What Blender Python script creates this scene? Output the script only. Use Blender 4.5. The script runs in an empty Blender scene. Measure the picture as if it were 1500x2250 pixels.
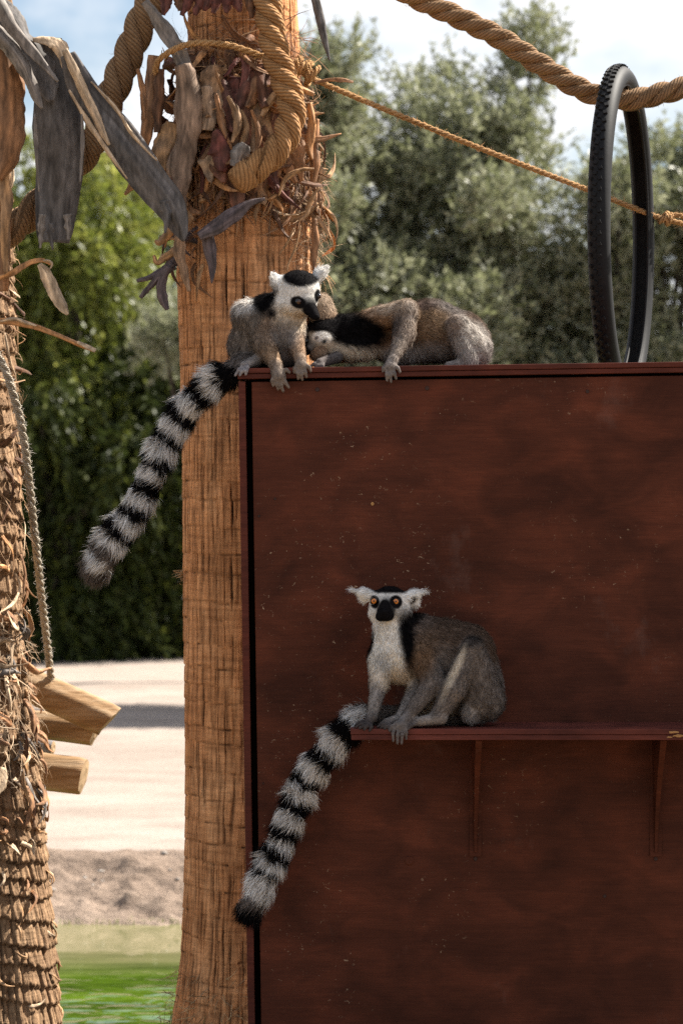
import bpy, math, random
import numpy as np
from mathutils import Vector, Matrix

# ------------------------------------------------------------------ camera, sky, sun, exposure
sc = bpy.context.scene
COL = sc.collection
FPX, CX, CY, CAMZ = 6400.0, 750.0, 1125.0, 2.0      # focal length in photo pixels, centre, eye height

cam_d = bpy.data.cameras.new("camera")
cam = bpy.data.objects.new("camera", cam_d)
COL.objects.link(cam)
cam.location = (0, 0, CAMZ)
cam.rotation_euler = (math.radians(90), 0, 0)
cam_d.sensor_fit = 'HORIZONTAL'
cam_d.sensor_width = 36.0
cam_d.lens = FPX / 1500.0 * 36.0
cam_d.clip_start, cam_d.clip_end = 0.1, 4000
cam_d.dof.use_dof = True
cam_d.dof.focus_distance = 7.95
cam_d.dof.aperture_fstop = 7.6
sc.camera = cam

SUN = Vector((0.71, 0.37, 0.86)).normalized()        # towards the sun: high, right, behind the scene
world = bpy.data.worlds.new("World")
sc.world = world
world.use_nodes = True
wn, wl = world.node_tree.nodes, world.node_tree.links
wn.clear()
w_out = wn.new("ShaderNodeOutputWorld")
w_bg = wn.new("ShaderNodeBackground")
w_bg.inputs["Strength"].default_value = 0.050
w_sky = wn.new("ShaderNodeTexSky")
w_sky.sky_type = 'NISHITA'
w_sky.sun_disc = False
w_sky.sun_elevation = math.asin(SUN.z)
w_sky.sun_rotation = math.atan2(SUN.x, SUN.y)
w_sky.air_density, w_sky.dust_density = 1.0, 1.5
w_tc = wn.new("ShaderNodeTexCoord")
w_map = wn.new("ShaderNodeMapping")
w_map.inputs["Scale"].default_value = (1.0, 1.0, 1.9)
w_map.inputs["Location"].default_value = (0.33, 0.1, 0.2)
w_no = wn.new("ShaderNodeTexNoise")
w_no.inputs["Scale"].default_value = 9.0
w_no.inputs["Detail"].default_value = 7
w_no.inputs["Roughness"].default_value = 0.5
w_ramp = wn.new("ShaderNodeValToRGB")
w_ramp.color_ramp.elements[0].position = 0.43
w_ramp.color_ramp.elements[1].position = 0.59
w_mix = wn.new("ShaderNodeMixRGB")
w_mix.inputs["Color2"].default_value = (7.4, 7.5, 7.7, 1)
wl.new(w_tc.outputs["Generated"], w_map.inputs["Vector"])
wl.new(w_map.outputs["Vector"], w_no.inputs["Vector"])
wl.new(w_no.outputs["Fac"], w_ramp.inputs["Fac"])
wl.new(w_ramp.outputs["Color"], w_mix.inputs["Fac"])
wl.new(w_sky.outputs["Color"], w_mix.inputs["Color1"])
wl.new(w_mix.outputs["Color"], w_bg.inputs["Color"])
wl.new(w_bg.outputs["Background"], w_out.inputs["Surface"])

sun_d = bpy.data.lights.new("sun", 'SUN')
sun_d.energy = 5.0
sun_d.angle = math.radians(0.53)
sun_d.color = (1.0, 0.94, 0.84)
sun = bpy.data.objects.new("sun", sun_d)
COL.objects.link(sun)
sun.location = SUN * 60
sun.rotation_euler = (-SUN).to_track_quat('-Z', 'Y').to_euler()

sc.view_settings.view_transform = 'Standard'
sc.view_settings.look = 'None'
sc.view_settings.gamma = 1.0
sc.view_settings.use_curve_mapping = False
sc.view_settings.exposure = 1.6
sc.render.engine = 'CYCLES'
sc.cycles.max_bounces = 8
sc.cycles.diffuse_bounces = 5
sc.cycles.transparent_max_bounces = 6
sc.cycles.use_denoising = False
sc.cycles.sample_clamp_indirect = 6.0

# ------------------------------------------------------------------ helpers
rng = np.random.default_rng(7)
random.seed(7)

def W(px, py, Y):
    """point of the place that stands at depth Y metres and shows at (px, py)"""
    return np.array([(px - CX) / FPX * Y, Y, CAMZ + (CY - py) / FPX * Y])

def Wa(P, Y0):
    """array of (px, py, forward offset in px) -> world, about depth Y0"""
    s = Y0 / FPX
    Y = Y0 - P[:, 2] * s
    return np.stack([(P[:, 0] - CX) / FPX * Y, Y, CAMZ + (CY - P[:, 1]) / FPX * Y], 1)

def tag(o, label=None, cat=None, group=None, kind=None):
    for k, v in (('label', label), ('category', cat), ('group', group), ('kind', kind)):
        if v: o[k] = v
    return o

def empty(name, loc, label, cat, group=None):
    o = bpy.data.objects.new(name, None)
    COL.objects.link(o)
    o.location = loc
    o.empty_display_size = 0.1
    return tag(o, label, cat, group)

def root_loc(parent):
    while parent.parent: parent = parent.parent
    return np.array(parent.location)

def mesh_data(name, V, faces=None, tris=None, quads=None, col=None, uv=None, smooth=True, normals=None, extra=None):
    """mesh from arrays; quads (n,4) and/or tris (n,3) arrays, or a python face list"""
    me = bpy.data.meshes.new(name)
    V = np.asarray(V, dtype=np.float32)
    if faces is not None:
        me.from_pydata(V.tolist(), [], faces)
    else:
        parts, sizes = [], []
        for a in (quads, tris):
            if a is not None and len(a):
                a = np.asarray(a, dtype=np.int32)
                parts.append(a.ravel()); sizes.append(np.full(len(a), a.shape[1], dtype=np.int32))
        li = np.concatenate(parts); sz = np.concatenate(sizes)
        st = np.concatenate([[0], np.cumsum(sz)[:-1]]).astype(np.int32)
        me.vertices.add(len(V)); me.vertices.foreach_set("co", V.ravel())
        me.loops.add(len(li)); me.loops.foreach_set("vertex_index", li)
        me.polygons.add(len(sz)); me.polygons.foreach_set("loop_start", st)
        me.update(calc_edges=True)
    if uv is not None:
        lay = me.uv_layers.new(name="UVMap")
        vi = np.empty(len(me.loops), dtype=np.int32); me.loops.foreach_get("vertex_index", vi)
        lay.data.foreach_set("uv", np.asarray(uv, dtype=np.float32)[vi].ravel())
    if col is not None:
        at = me.color_attributes.new("Col", 'FLOAT_COLOR', 'POINT')
        c = np.ones((len(V), 4), dtype=np.float32); c[:, :3] = col
        at.data.foreach_set("color", c.ravel())
    if extra is not None:
        at = me.attributes.new("fac", 'FLOAT', 'POINT')
        at.data.foreach_set("value", np.asarray(extra, dtype=np.float32))
    me.polygons.foreach_set("use_smooth", np.full(len(me.polygons), smooth))
    if normals is not None:
        me.normals_split_custom_set_from_vertices(np.asarray(normals, dtype=np.float32))
    me.update()
    return me

def part(name, V, mat, parent, kind=None, label=None, **kw):
    V = np.asarray(V, dtype=np.float64) - root_loc(parent)
    o = bpy.data.objects.new(name, mesh_data(name, V, **kw))
    COL.objects.link(o)
    o.parent = parent
    o.data.materials.append(mat)
    return tag(o, label=label, kind=kind)

def thing(name, V, mat, label, cat, group=None, kind=None, **kw):
    V = np.asarray(V, dtype=np.float64)
    base = np.array([V[:, 0].mean(), V[:, 1].mean(), V[:, 2].min()])
    o = bpy.data.objects.new(name, mesh_data(name, V - base, **kw))
    COL.objects.link(o)
    o.location = base
    o.data.materials.append(mat)
    return tag(o, label, cat, group, kind)

def unit(v):
    v = np.asarray(v, dtype=np.float64)
    return v / np.maximum(np.linalg.norm(v, axis=-1, keepdims=True), 1e-9)

def spline(P, n):
    """Catmull-Rom through P, n samples evenly along its length"""
    P = np.asarray(P, dtype=np.float64)
    if len(P) == 2:
        t = np.linspace(0, 1, n)[:, None]
        return P[0] * (1 - t) + P[1] * t
    Q = np.vstack([2 * P[0] - P[1], P, 2 * P[-1] - P[-2]])
    out = []
    for i in range(1, len(Q) - 2):
        t = np.linspace(0, 1, 16, endpoint=False)[:, None]
        p0, p1, p2, p3 = Q[i - 1], Q[i], Q[i + 1], Q[i + 2]
        out.append(0.5 * (2 * p1 + (p2 - p0) * t + (2 * p0 - 5 * p1 + 4 * p2 - p3) * t**2 + (3 * p1 - p0 - 3 * p2 + p3) * t**3))
    out = np.vstack(out + [P[-1:]])
    d = np.concatenate([[0], np.cumsum(np.linalg.norm(np.diff(out[:, :3], axis=0), axis=1))])
    s = np.linspace(0, d[-1], n)
    return np.stack([np.interp(s, d, out[:, k]) for k in range(out.shape[1])], 1)

def frames(P):
    T = unit(np.gradient(P, axis=0))
    N = np.zeros_like(P)
    n = np.cross(T[0], [0.13, 0.9, 0.31]); n /= np.linalg.norm(n)
    for i in range(len(P)):
        n = n - T[i] * np.dot(n, T[i]); n /= max(np.linalg.norm(n), 1e-9)
        N[i] = n
    return T, N, np.cross(T, N)

def tube(P, R, sides=8, cap=True):
    """V, quads, tris, uv of a tube about the points P with radii R"""
    P = np.asarray(P, dtype=np.float64); n = len(P)
    R = np.broadcast_to(np.asarray(R, dtype=np.float64), (n,))
    T, N, B = frames(P)
    a = np.linspace(0, 2 * np.pi, sides, endpoint=False)
    ring = N[:, None, :] * np.cos(a)[None, :, None] + B[:, None, :] * np.sin(a)[None, :, None]
    V = (P[:, None, :] + ring * R[:, None, None]).reshape(-1, 3)
    i, j = np.meshgrid(np.arange(n - 1), np.arange(sides), indexing='ij')
    j2 = (j + 1) % sides
    Q = np.stack([i * sides + j, i * sides + j2, (i + 1) * sides + j2, (i + 1) * sides + j], -1).reshape(-1, 4)
    d = np.concatenate([[0], np.cumsum(np.linalg.norm(np.diff(P, axis=0), axis=1))])
    uv = np.stack([np.repeat(d, sides), np.tile(a / (2 * np.pi), n)], 1)
    tris = np.zeros((0, 3), dtype=int)
    if cap:
        V = np.vstack([V, P[:1], P[-1:]]); c0, c1 = n * sides, n * sides + 1
        k = np.arange(sides)
        tris = np.vstack([np.stack([np.full(sides, c0), (k + 1) % sides, k], 1),
                          np.stack([np.full(sides, c1), (n - 1) * sides + k, (n - 1) * sides + (k + 1) % sides], 1)])
        uv = np.vstack([uv, [[0, 0], [d[-1], 0]]])
    return V, Q, tris, uv

class Bag:
    """collects geometry for ONE mesh"""
    def __init__(self): self.V, self.Q, self.T, self.C, self.U, self.n = [], [], [], [], [], 0
    def add(self, V, Q=None, T=None, col=None, uv=None):
        V = np.asarray(V, dtype=np.float64)
        self.V.append(V)
        if Q is not None and len(Q): self.Q.append(np.asarray(Q) + self.n)
        if T is not None and len(T): self.T.append(np.asarray(T) + self.n)
        if col is not None:
            c = np.asarray(col, dtype=np.float64)
            self.C.append(np.broadcast_to(c, (len(V), 3)) if c.ndim == 1 else c)
        if uv is not None: self.U.append(uv)
        self.n += len(V)
        return self
    def kw(self):
        return dict(quads=np.vstack(self.Q) if self.Q else None, tris=np.vstack(self.T) if self.T else None,
                    col=np.vstack(self.C) if self.C else None, uv=np.vstack(self.U) if self.U else None)
    def verts(self): return np.vstack(self.V)

BOXQ = np.array([[0, 3, 2, 1], [4, 5, 6, 7], [0, 1, 5, 4], [1, 2, 6, 5], [2, 3, 7, 6], [3, 0, 4, 7]])
def box_v(x0, x1, y0, y1, z0, z1):
    return np.array([[x0, y0, z0], [x1, y0, z0], [x1, y1, z0], [x0, y1, z0], [x0, y0, z1], [x1, y0, z1], [x1, y1, z1], [x0, y1, z1]], dtype=float)

def bevel_obj(o, w=0.003, seg=2):
    m = o.modifiers.new("bevel", 'BEVEL'); m.width = w; m.segments = seg; m.limit_method = 'ANGLE'
    return o

def vnoise(P, seed=0, octaves=3, freq=1.0):
    """cheap smooth noise, about -1..1, for arrays of points (sums of turned sines)"""
    r = np.random.default_rng(seed)
    out = np.zeros(len(P)); amp, tot = 1.0, 0.0
    for o in range(octaves):
        for _ in range(4):
            k = r.normal(size=P.shape[1]); k *= freq * 2.2 / np.linalg.norm(k)
            out += amp * np.sin(P @ k + r.uniform(0, 6.28)) * 0.5
        tot += amp; amp *= 0.5; freq *= 2.1
    return out / tot

# ------------------------------------------------------------------ materials
def new_mat(name):
    m = bpy.data.materials.new(name); m.use_nodes = True
    nt = m.node_tree; nt.nodes.clear()
    out = nt.nodes.new("ShaderNodeOutputMaterial")
    b = nt.nodes.new("ShaderNodeBsdfPrincipled")
    nt.links.new(b.outputs[0], out.inputs[0])
    return m, nt, b, out

def nd(nt, typ, **kw):
    n = nt.nodes.new(typ)
    for k, v in kw.items():
        if hasattr(n, k): setattr(n, k, v)
        else: n.inputs[k].default_value = v
    return n

def noise_node(nt, vec, scale, detail=5, rough=0.55, stretch=(1, 1, 1), dist=0.0):
    mp = nd(nt, "ShaderNodeMapping"); mp.inputs["Scale"].default_value = stretch
    nt.links.new(vec, mp.inputs["Vector"])
    n = nd(nt, "ShaderNodeTexNoise")
    n.inputs["Scale"].default_value = scale; n.inputs["Detail"].default_value = detail
    n.inputs["Roughness"].default_value = rough; n.inputs["Distortion"].default_value = dist
    nt.links.new(mp.outputs[0], n.inputs["Vector"])
    return n.outputs["Fac"]

def ramp(nt, fac, stops):
    r = nd(nt, "ShaderNodeValToRGB")
    el = r.color_ramp.elements
    while len(el) < len(stops): el.new(0.5)
    for e, (p, c) in zip(el, stops):
        e.position = p; e.color = (*c, 1) if len(c) == 3 else c
    nt.links.new(fac, r.inputs[0])
    return r.outputs[0]

def mix(nt, fac, a, b, blend='MIX'):
    m = nd(nt, "ShaderNodeMixRGB", blend_type=blend)
    for s, v in ((m.inputs[0], fac), (m.inputs[1], a), (m.inputs[2], b)):
        if hasattr(v, 'is_linked'): nt.links.new(v, s)
        elif isinstance(v, (int, float)): s.default_value = v
        else: s.default_value = (*v, 1)
    return m.outputs[0]

def bump(nt, b, h, strength=0.4, dist=0.01, prev=None):
    n = nd(nt, "ShaderNodeBump"); n.inputs["Strength"].default_value = strength; n.inputs["Distance"].default_value = dist
    nt.links.new(h, n.inputs["Height"])
    if prev is not None: nt.links.new(prev, n.inputs["Normal"])
    nt.links.new(n.outputs[0], b.inputs["Normal"])
    return n.outputs[0]

def noise_mat(name, stops, scale=10, stretch=(1, 1, 1), rough=0.8, bstr=0.4, bdist=0.005, bscale=None, spec=0.3, detail=6):
    m, nt, b, out = new_mat(name)
    tc = nd(nt, "ShaderNodeTexCoord").outputs["Object"]
    f = noise_node(nt, tc, scale, detail, 0.6, stretch)
    nt.links.new(ramp(nt, f, stops), b.inputs["Base Color"])
    g = noise_node(nt, tc, bscale or scale * 3, 4, 0.6, stretch)
    bump(nt, b, g, bstr, bdist)
    b.inputs["Roughness"].default_value = rough
    b.inputs["Specular IOR Level"].default_value = spec
    return m

def vcol_mat(name, rough=0.7, spec=0.25, trans=0.0, nscale=None, stretch=(1, 1, 1), bstr=0.3, var=0.35):
    """colour from the mesh's own Col attribute, with grain"""
    m, nt, b, out = new_mat(name)
    at = nd(nt, "ShaderNodeVertexColor", layer_name="Col").outputs["Color"]
    c = at
    if nscale:
        tc = nd(nt, "ShaderNodeTexCoord").outputs["Object"]
        f = noise_node(nt, tc, nscale, 5, 0.6, stretch)
        c = mix(nt, 1.0, at, ramp(nt, f, [(0.25, (1 - var,) * 3), (0.75, (1 + var,) * 3)]), 'MULTIPLY')
        bump(nt, b, f, bstr, 0.004)
    nt.links.new(c, b.inputs["Base Color"])
    b.inputs["Roughness"].default_value = rough
    b.inputs["Specular IOR Level"].default_value = spec
    if trans > 0:
        t = nd(nt, "ShaderNodeBsdfTranslucent"); nt.links.new(c, t.inputs["Color"])
        mx = nd(nt, "ShaderNodeMixShader"); mx.inputs[0].default_value = trans
        nt.links.new(b.outputs[0], mx.inputs[1]); nt.links.new(t.outputs[0], mx.inputs[2])
        nt.links.new(mx.outputs[0], out.inputs[0])
    return m

def leaf_mat(name, stops, back, rough=0.45, trans=0.3, spec=0.5):
    """leaf colour varies from leaf to leaf; paler underside"""
    m, nt, b, out = new_mat(name)
    at = nd(nt, "ShaderNodeAttribute", attribute_name="fac").outputs["Fac"]
    c = ramp(nt, at, stops)
    geo = nd(nt, "ShaderNodeNewGeometry").outputs["Backfacing"]
    c2 = mix(nt, geo, c, back)
    nt.links.new(c2, b.inputs["Base Color"])
    b.inputs["Roughness"].default_value = rough
    b.inputs["Specular IOR Level"].default_value = spec
    t = nd(nt, "ShaderNodeBsdfTranslucent"); nt.links.new(c, t.inputs["Color"])
    mx = nd(nt, "ShaderNodeMixShader"); mx.inputs[0].default_value = trans
    nt.links.new(b.outputs[0], mx.inputs[1]); nt.links.new(t.outputs[0], mx.inputs[2])
    nt.links.new(mx.outputs[0], out.inputs[0])
    return m

M = {}
# sand
def make_sand(name, cols, gscale=40, bstr=0.5, bdist=0.02):
    m, nt, b, out = new_mat(name)
    tc = nd(nt, "ShaderNodeTexCoord").outputs["Object"]
    big = noise_node(nt, tc, 0.5, 5, 0.6, (0.35, 1, 1))
    fine = noise_node(nt, tc, gscale, 6, 0.7)
    med = noise_node(nt, tc, 3.0, 6, 0.7, (0.5, 1, 1))
    c = ramp(nt, big, [(0.3, cols[0]), (0.7, cols[1])])
    c = mix(nt, 0.5, c, ramp(nt, fine, [(0.3, cols[2]), (0.7, cols[3])]), 'MULTIPLY')
    c = mix(nt, 0.7, c, ramp(nt, med, [(0.35, (0.72, 0.70, 0.68)), (0.62, (1.08,) * 3)]), 'MULTIPLY')
    nt.links.new(c, b.inputs["Base Color"])
    mid = noise_node(nt, tc, 5, 8, 0.65, (0.6, 1, 1))
    p = bump(nt, b, mid, bstr, bdist * 3)
    bump(nt, b, fine, bstr, bdist, p)
    b.inputs["Roughness"].default_value = 0.95
    b.inputs["Specular IOR Level"].default_value = 0.1
    return m
M['sand'] = make_sand("sand", [(0.285, 0.235, 0.200), (0.37, 0.31, 0.27), (0.62, 0.62, 0.62), (1, 1, 1)])
M['bank'] = make_sand("bank_soil", [(0.27, 0.20, 0.155), (0.39, 0.305, 0.245), (0.5, 0.5, 0.5), (1, 1, 1)], 25, 0.9, 0.03)
M['fill_cut'] = make_sand("bounce_cut_dark", [(0.16, 0.115, 0.07), (0.24, 0.175, 0.11), (0.6, 0.6, 0.6), (1, 1, 1)])

# water
m, nt, b, out = new_mat("pond_water")
tc = nd(nt, "ShaderNodeTexCoord").outputs["Object"]
f = noise_node(nt, tc, 1.6, 6, 0.65, (0.5, 2.2, 1))
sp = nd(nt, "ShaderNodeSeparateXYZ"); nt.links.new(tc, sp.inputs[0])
bank_refl = nd(nt, "ShaderNodeMapRange"); nt.links.new(sp.outputs[1], bank_refl.inputs[0])      # the bank's beige reflection painted into the colour near shore, green weed further out
bank_refl.inputs[1].default_value = 0.35; bank_refl.inputs[2].default_value = 1.7
edge = nd(nt, "ShaderNodeMath", operation='ADD'); nt.links.new(bank_refl.outputs[0], edge.inputs[0]); edge.inputs[1].default_value = -0.45
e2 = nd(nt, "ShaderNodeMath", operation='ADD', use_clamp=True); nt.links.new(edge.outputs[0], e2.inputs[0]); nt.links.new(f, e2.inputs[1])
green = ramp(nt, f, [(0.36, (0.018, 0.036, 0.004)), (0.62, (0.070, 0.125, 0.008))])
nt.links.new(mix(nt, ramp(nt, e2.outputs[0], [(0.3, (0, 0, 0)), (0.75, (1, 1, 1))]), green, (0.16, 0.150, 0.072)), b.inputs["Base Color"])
w1 = noise_node(nt, tc, 9, 1.5, 0.5, (0.6, 1.0, 1), 0.3)
w2 = noise_node(nt, tc, 1.6, 3, 0.5, (0.4, 1.2, 1))
wind = nd(nt, "ShaderNodeMapRange"); nt.links.new(sp.outputs[1], wind.inputs[0])      # the breeze ruffles the middle of the pond more than the lee of the bank
wind.inputs[1].default_value = 1.0; wind.inputs[2].default_value = -0.2; wind.inputs[3].default_value = 0.03; wind.inputs[4].default_value = 1.0
p = bump(nt, b, w2, 0.03, 0.05)
bn = nd(nt, "ShaderNodeBump"); bn.inputs["Distance"].default_value = 0.03
ms = nd(nt, "ShaderNodeMath", operation='MULTIPLY'); nt.links.new(wind.outputs[0], ms.inputs[0]); ms.inputs[1].default_value = 0.60
nt.links.new(ms.outputs[0], bn.inputs["Strength"]); nt.links.new(w1, bn.inputs["Height"]); nt.links.new(p, bn.inputs["Normal"])
nt.links.new(bn.outputs[0], b.inputs["Normal"])
b.inputs["Roughness"].default_value = 0.03
b.inputs["IOR"].default_value = 1.45
M['water'] = m

# red-brown stained plywood
def make_wood(name, c0, c1, chips=True, mott=0.45, sheen=0.3):
    m, nt, b, out = new_mat(name)
    tc = nd(nt, "ShaderNodeTexCoord").outputs["Object"]
    grain = noise_node(nt, tc, 9, 9, 0.65, (0.55, 1, 9), 0.5)
    fine = noise_node(nt, tc, 60, 5, 0.7, (0.25, 1, 6))
    c = ramp(nt, grain, [(0.25, c0), (0.75, c1)])
    blot = noise_node(nt, tc, 9.0, 3, 0.5, (0.7, 1, 1.1), 0.6)
    wide = noise_node(nt, tc, 1.7, 3, 0.5)
    c = mix(nt, 1.0, c, ramp(nt, blot, [(0.3, (1 - mott,) * 3), (0.52, (1, 0.98, 0.95)), (0.75, (1 + mott * 1.5, 1 + mott * 1.2, 1 + mott * 0.9))]), 'MULTIPLY')
    c = mix(nt, 1.0, c, ramp(nt, wide, [(0.35, (0.84, 0.82, 0.78)), (0.65, (1.16, 1.17, 1.17))]), 'MULTIPLY')
    c = mix(nt, 0.45, c, ramp(nt, fine, [(0.3, (0.45,) * 3), (0.7, (1.3,) * 3)]), 'MULTIPLY')
    if chips:
        reg = noise_node(nt, tc, 2.3, 3, 0.6)
        sp = noise_node(nt, tc, 75, 4, 0.75, (0.75, 1, 1), 1.2)
        r1 = ramp(nt, sp, [(0.645, (0, 0, 0)), (0.685, (1, 1, 1))])
        r2 = ramp(nt, reg, [(0.50, (0, 0, 0)), (0.64, (1, 1, 1))])
        f = mix(nt, 1.0, r1, r2, 'MULTIPLY')
        c = mix(nt, f, c, (0.42, 0.30, 0.20))
        dust = noise_node(nt, tc, 4.2, 6, 0.7, (1, 1, 0.6))
        c = mix(nt, ramp(nt, dust, [(0.60, (0, 0, 0)), (0.85, (0.22,) * 3)]), c, (0.30, 0.22, 0.19))
    nt.links.new(c, b.inputs["Base Color"])
    p = bump(nt, b, grain, 0.15, 0.003)
    bump(nt, b, fine, 0.25, 0.002, p)
    b.inputs["Roughness"].default_value = 0.62
    b.inputs["Specular IOR Level"].default_value = sheen
    return m
M['panel'] = make_wood("stained_plywood", (0.064, 0.0176, 0.0094), (0.092, 0.0268, 0.0142), True, 0.36, 0.12)
M['trim'] = make_wood("stained_trim", (0.060, 0.014, 0.009), (0.105, 0.028, 0.018), False, 0.3, 0.15)
M['shelf'] = make_wood("stained_shelf", (0.080, 0.020, 0.015), (0.14, 0.040, 0.030), False, 0.35, 0.15)
M['raw'] = noise_mat("bare_plywood", [(0.3, (0.30, 0.15, 0.05)), (0.7, (0.45, 0.25, 0.10))], 40, (0.3, 1, 4))
M['dark'] = noise_mat("dark_inside", [(0.3, (0.006, 0.004, 0.003)), (0.7, (0.012, 0.008, 0.006))], 12, rough=0.95, spec=0.0)
M['screw'] = noise_mat("painted_screw", [(0.3, (0.02, 0.008, 0.006)), (0.7, (0.05, 0.02, 0.014))], 80, rough=0.5)

# palm bark: colour attribute 'fac' is the depth of the crack (dark weathered fibre fills it)
def make_bark(name, pale, mid, dark, crack):
    m, nt, b, out = new_mat(name)
    tc = nd(nt, "ShaderNodeTexCoord").outputs["Object"]
    f1 = noise_node(nt, tc, 3.0, 5, 0.6, (1, 1, 0.8))
    f2 = noise_node(nt, tc, 75, 6, 0.65, (1, 1, 0.09), 0.4)
    f3 = noise_node(nt, tc, 9, 5, 0.65, (1.3, 1.3, 0.45), 0.6)
    c = ramp(nt, f1, [(0.3, mid), (0.7, pale)])
    c = mix(nt, 0.5, c, ramp(nt, f3, [(0.3, dark), (0.5, mid), (0.68, pale)]))
    c = mix(nt, 0.85, c, ramp(nt, f2, [(0.32, (0.32, 0.28, 0.25)), (0.5, (0.95, 0.93, 0.9)), (0.68, (1.45, 1.42, 1.38))]), 'MULTIPLY')
    fac = nd(nt, "ShaderNodeAttribute", attribute_name="fac").outputs["Fac"]
    c = mix(nt, fac, c, crack)
    nt.links.new(c, b.inputs["Base Color"])
    f4 = noise_node(nt, tc, 22, 5, 0.6, (0.35, 0.35, 3.2), 0.3)
    c2 = mix(nt, 0.5, c, ramp(nt, f4, [(0.34, (0.5, 0.46, 0.42)), (0.6, (1.12,) * 3)]), 'MULTIPLY')
    nt.links.new(c2, b.inputs["Base Color"])
    pb = bump(nt, b, f4, 0.6, 0.006)
    bump(nt, b, f2, 1.0, 0.008, pb)
    b.inputs["Roughness"].default_value = 0.8
    b.inputs["Specular IOR Level"].default_value = 0.2
    return m
M['bark'] = make_bark("palm_bark", (0.72, 0.40, 0.20), (0.54, 0.245, 0.100), (0.32, 0.115, 0.040), (0.022, 0.010, 0.005))
M['bark2'] = make_bark("old_palm_bark", (0.38, 0.255, 0.155), (0.25, 0.15, 0.08), (0.12, 0.06, 0.03), (0.035, 0.02, 0.012))
M['dry'] = vcol_mat("dry_palm_leaf", 0.75, 0.2, 0.0, 40, (1.6, 1.6, 0.45), 0.8, 0.65)
M['fibre'] = vcol_mat("palm_fibre", 0.7, 0.25, 0.2)
M['fur'] = vcol_mat("fur", 0.9, 0.04, 0.30)
M['skin'] = vcol_mat("fur_base", 0.9, 0.05, 0.0, 120, (1, 1, 1), 0.5, 0.35)

# rope: yarns run obliquely across each strand (UV: u along in m, v round)
def make_rope(name, c0, c1, ufreq, vfreq):
    m, nt, b, out = new_mat(name)
    uv = nd(nt, "ShaderNodeUVMap", uv_map="UVMap").outputs[0]
    sx = nd(nt, "ShaderNodeSeparateXYZ"); nt.links.new(uv, sx.inputs[0])
    def mth(op, a, bb):
        n = nd(nt, "ShaderNodeMath", operation=op)
        for s, v in ((n.inputs[0], a), (n.inputs[1], bb)):
            if hasattr(v, 'is_linked'): nt.links.new(v, s)
            else: s.default_value = v
        return n.outputs[0]
    tc = nd(nt, "ShaderNodeTexCoord").outputs["Object"]
    ns = noise_node(nt, tc, 70, 4, 0.6)
    ph = mth('ADD', mth('ADD', mth('MULTIPLY', sx.outputs[0], ufreq), mth('MULTIPLY', sx.outputs[1], vfreq)), mth('MULTIPLY', ns, 0.7))
    h = mth('ABSOLUTE', mth('SINE', mth('MULTIPLY', ph, 3.14159), 0.0), 0.0)
    big = noise_node(nt, tc, 14, 6, 0.7)
    c = ramp(nt, big, [(0.3, c0), (0.7, c1)])
    c = mix(nt, 0.55, c, ramp(nt, h, [(0.0, (0.35, 0.32, 0.3)), (0.6, (1.1,) * 3)]), 'MULTIPLY')
    nt.links.new(c, b.inputs["Base Color"])
    p = bump(nt, b, h, 0.9, 0.004)
    bump(nt, b, ns, 0.4, 0.003, p)
    b.inputs["Roughness"].default_value = 0.85
    b.inputs["Specular IOR Level"].default_value = 0.15
    return m
M['rope'] = make_rope("manila_rope", (0.24, 0.118, 0.046), (0.40, 0.215, 0.092), 75, 10)
M['rope_g'] = make_rope("weathered_rope", (0.175, 0.100, 0.050), (0.30, 0.185, 0.100), 75, 10)
M['cord'] = make_rope("sisal_cord", (0.46, 0.25, 0.10), (0.60, 0.36, 0.17), 160, 4)
M['cord_g'] = make_rope("grey_cord", (0.32, 0.27, 0.20), (0.50, 0.44, 0.36), 160, 4)
M['rubber'] = noise_mat("black_rubber", [(0.3, (0.005, 0.005, 0.006)), (0.7, (0.010, 0.010, 0.011))], 30, rough=0.62, bstr=0.15, bdist=0.002, spec=0.2)
M['rubber_in'] = noise_mat("tyre_inside", [(0.3, (0.010, 0.009, 0.009)), (0.7, (0.03, 0.026, 0.024))], 30, rough=0.7, bstr=0.2, bdist=0.002, spec=0.3)
M['log'] = noise_mat("weathered_log", [(0.25, (0.10, 0.05, 0.02)), (0.45, (0.24, 0.14, 0.062)), (0.75, (0.38, 0.28, 0.18))], 16, (0.25, 1, 2.5), 0.8, 0.6, 0.006, 50)
M['log_end'] = noise_mat("log_end_grain", [(0.3, (0.20, 0.12, 0.06)), (0.7, (0.36, 0.25, 0.14))], 30, (1, 1, 1), 0.85)
M['log_g'] = noise_mat("grey_log", [(0.3, (0.13, 0.12, 0.12)), (0.7, (0.28, 0.26, 0.25))], 18, (0.3, 1, 2.5), 0.8, 0.6, 0.005, 50)
M['branch'] = noise_mat("tree_bark", [(0.3, (0.03, 0.024, 0.018)), (0.7, (0.07, 0.058, 0.045))], 12, (1, 1, 0.3), 0.9, 0.8, 0.02)
M['olive'] = leaf_mat("olive_leaves", [(0.0, (0.085, 0.098, 0.040)), (0.6, (0.17, 0.182, 0.095)), (1.0, (0.31, 0.315, 0.21))], (0.40, 0.41, 0.30), 0.45, 0.5, 0.45)
M['weep_lit'] = leaf_mat("weep_sunlight_leaves", [(0.0, (0.07, 0.098, 0.015)), (0.6, (0.18, 0.205, 0.034)), (1.0, (0.34, 0.34, 0.085))], (0.12, 0.14, 0.04), 0.45, 0.45, 0.3)  # brighter leaf copy: the sunlight on the crown is put into its colour
M['weep'] = leaf_mat("hedge_leaves", [(0.0, (0.014, 0.022, 0.005)), (0.6, (0.040, 0.056, 0.010)), (1.0, (0.13, 0.145, 0.025))], (0.05, 0.065, 0.02), 0.5, 0.35, 0.2)
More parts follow.
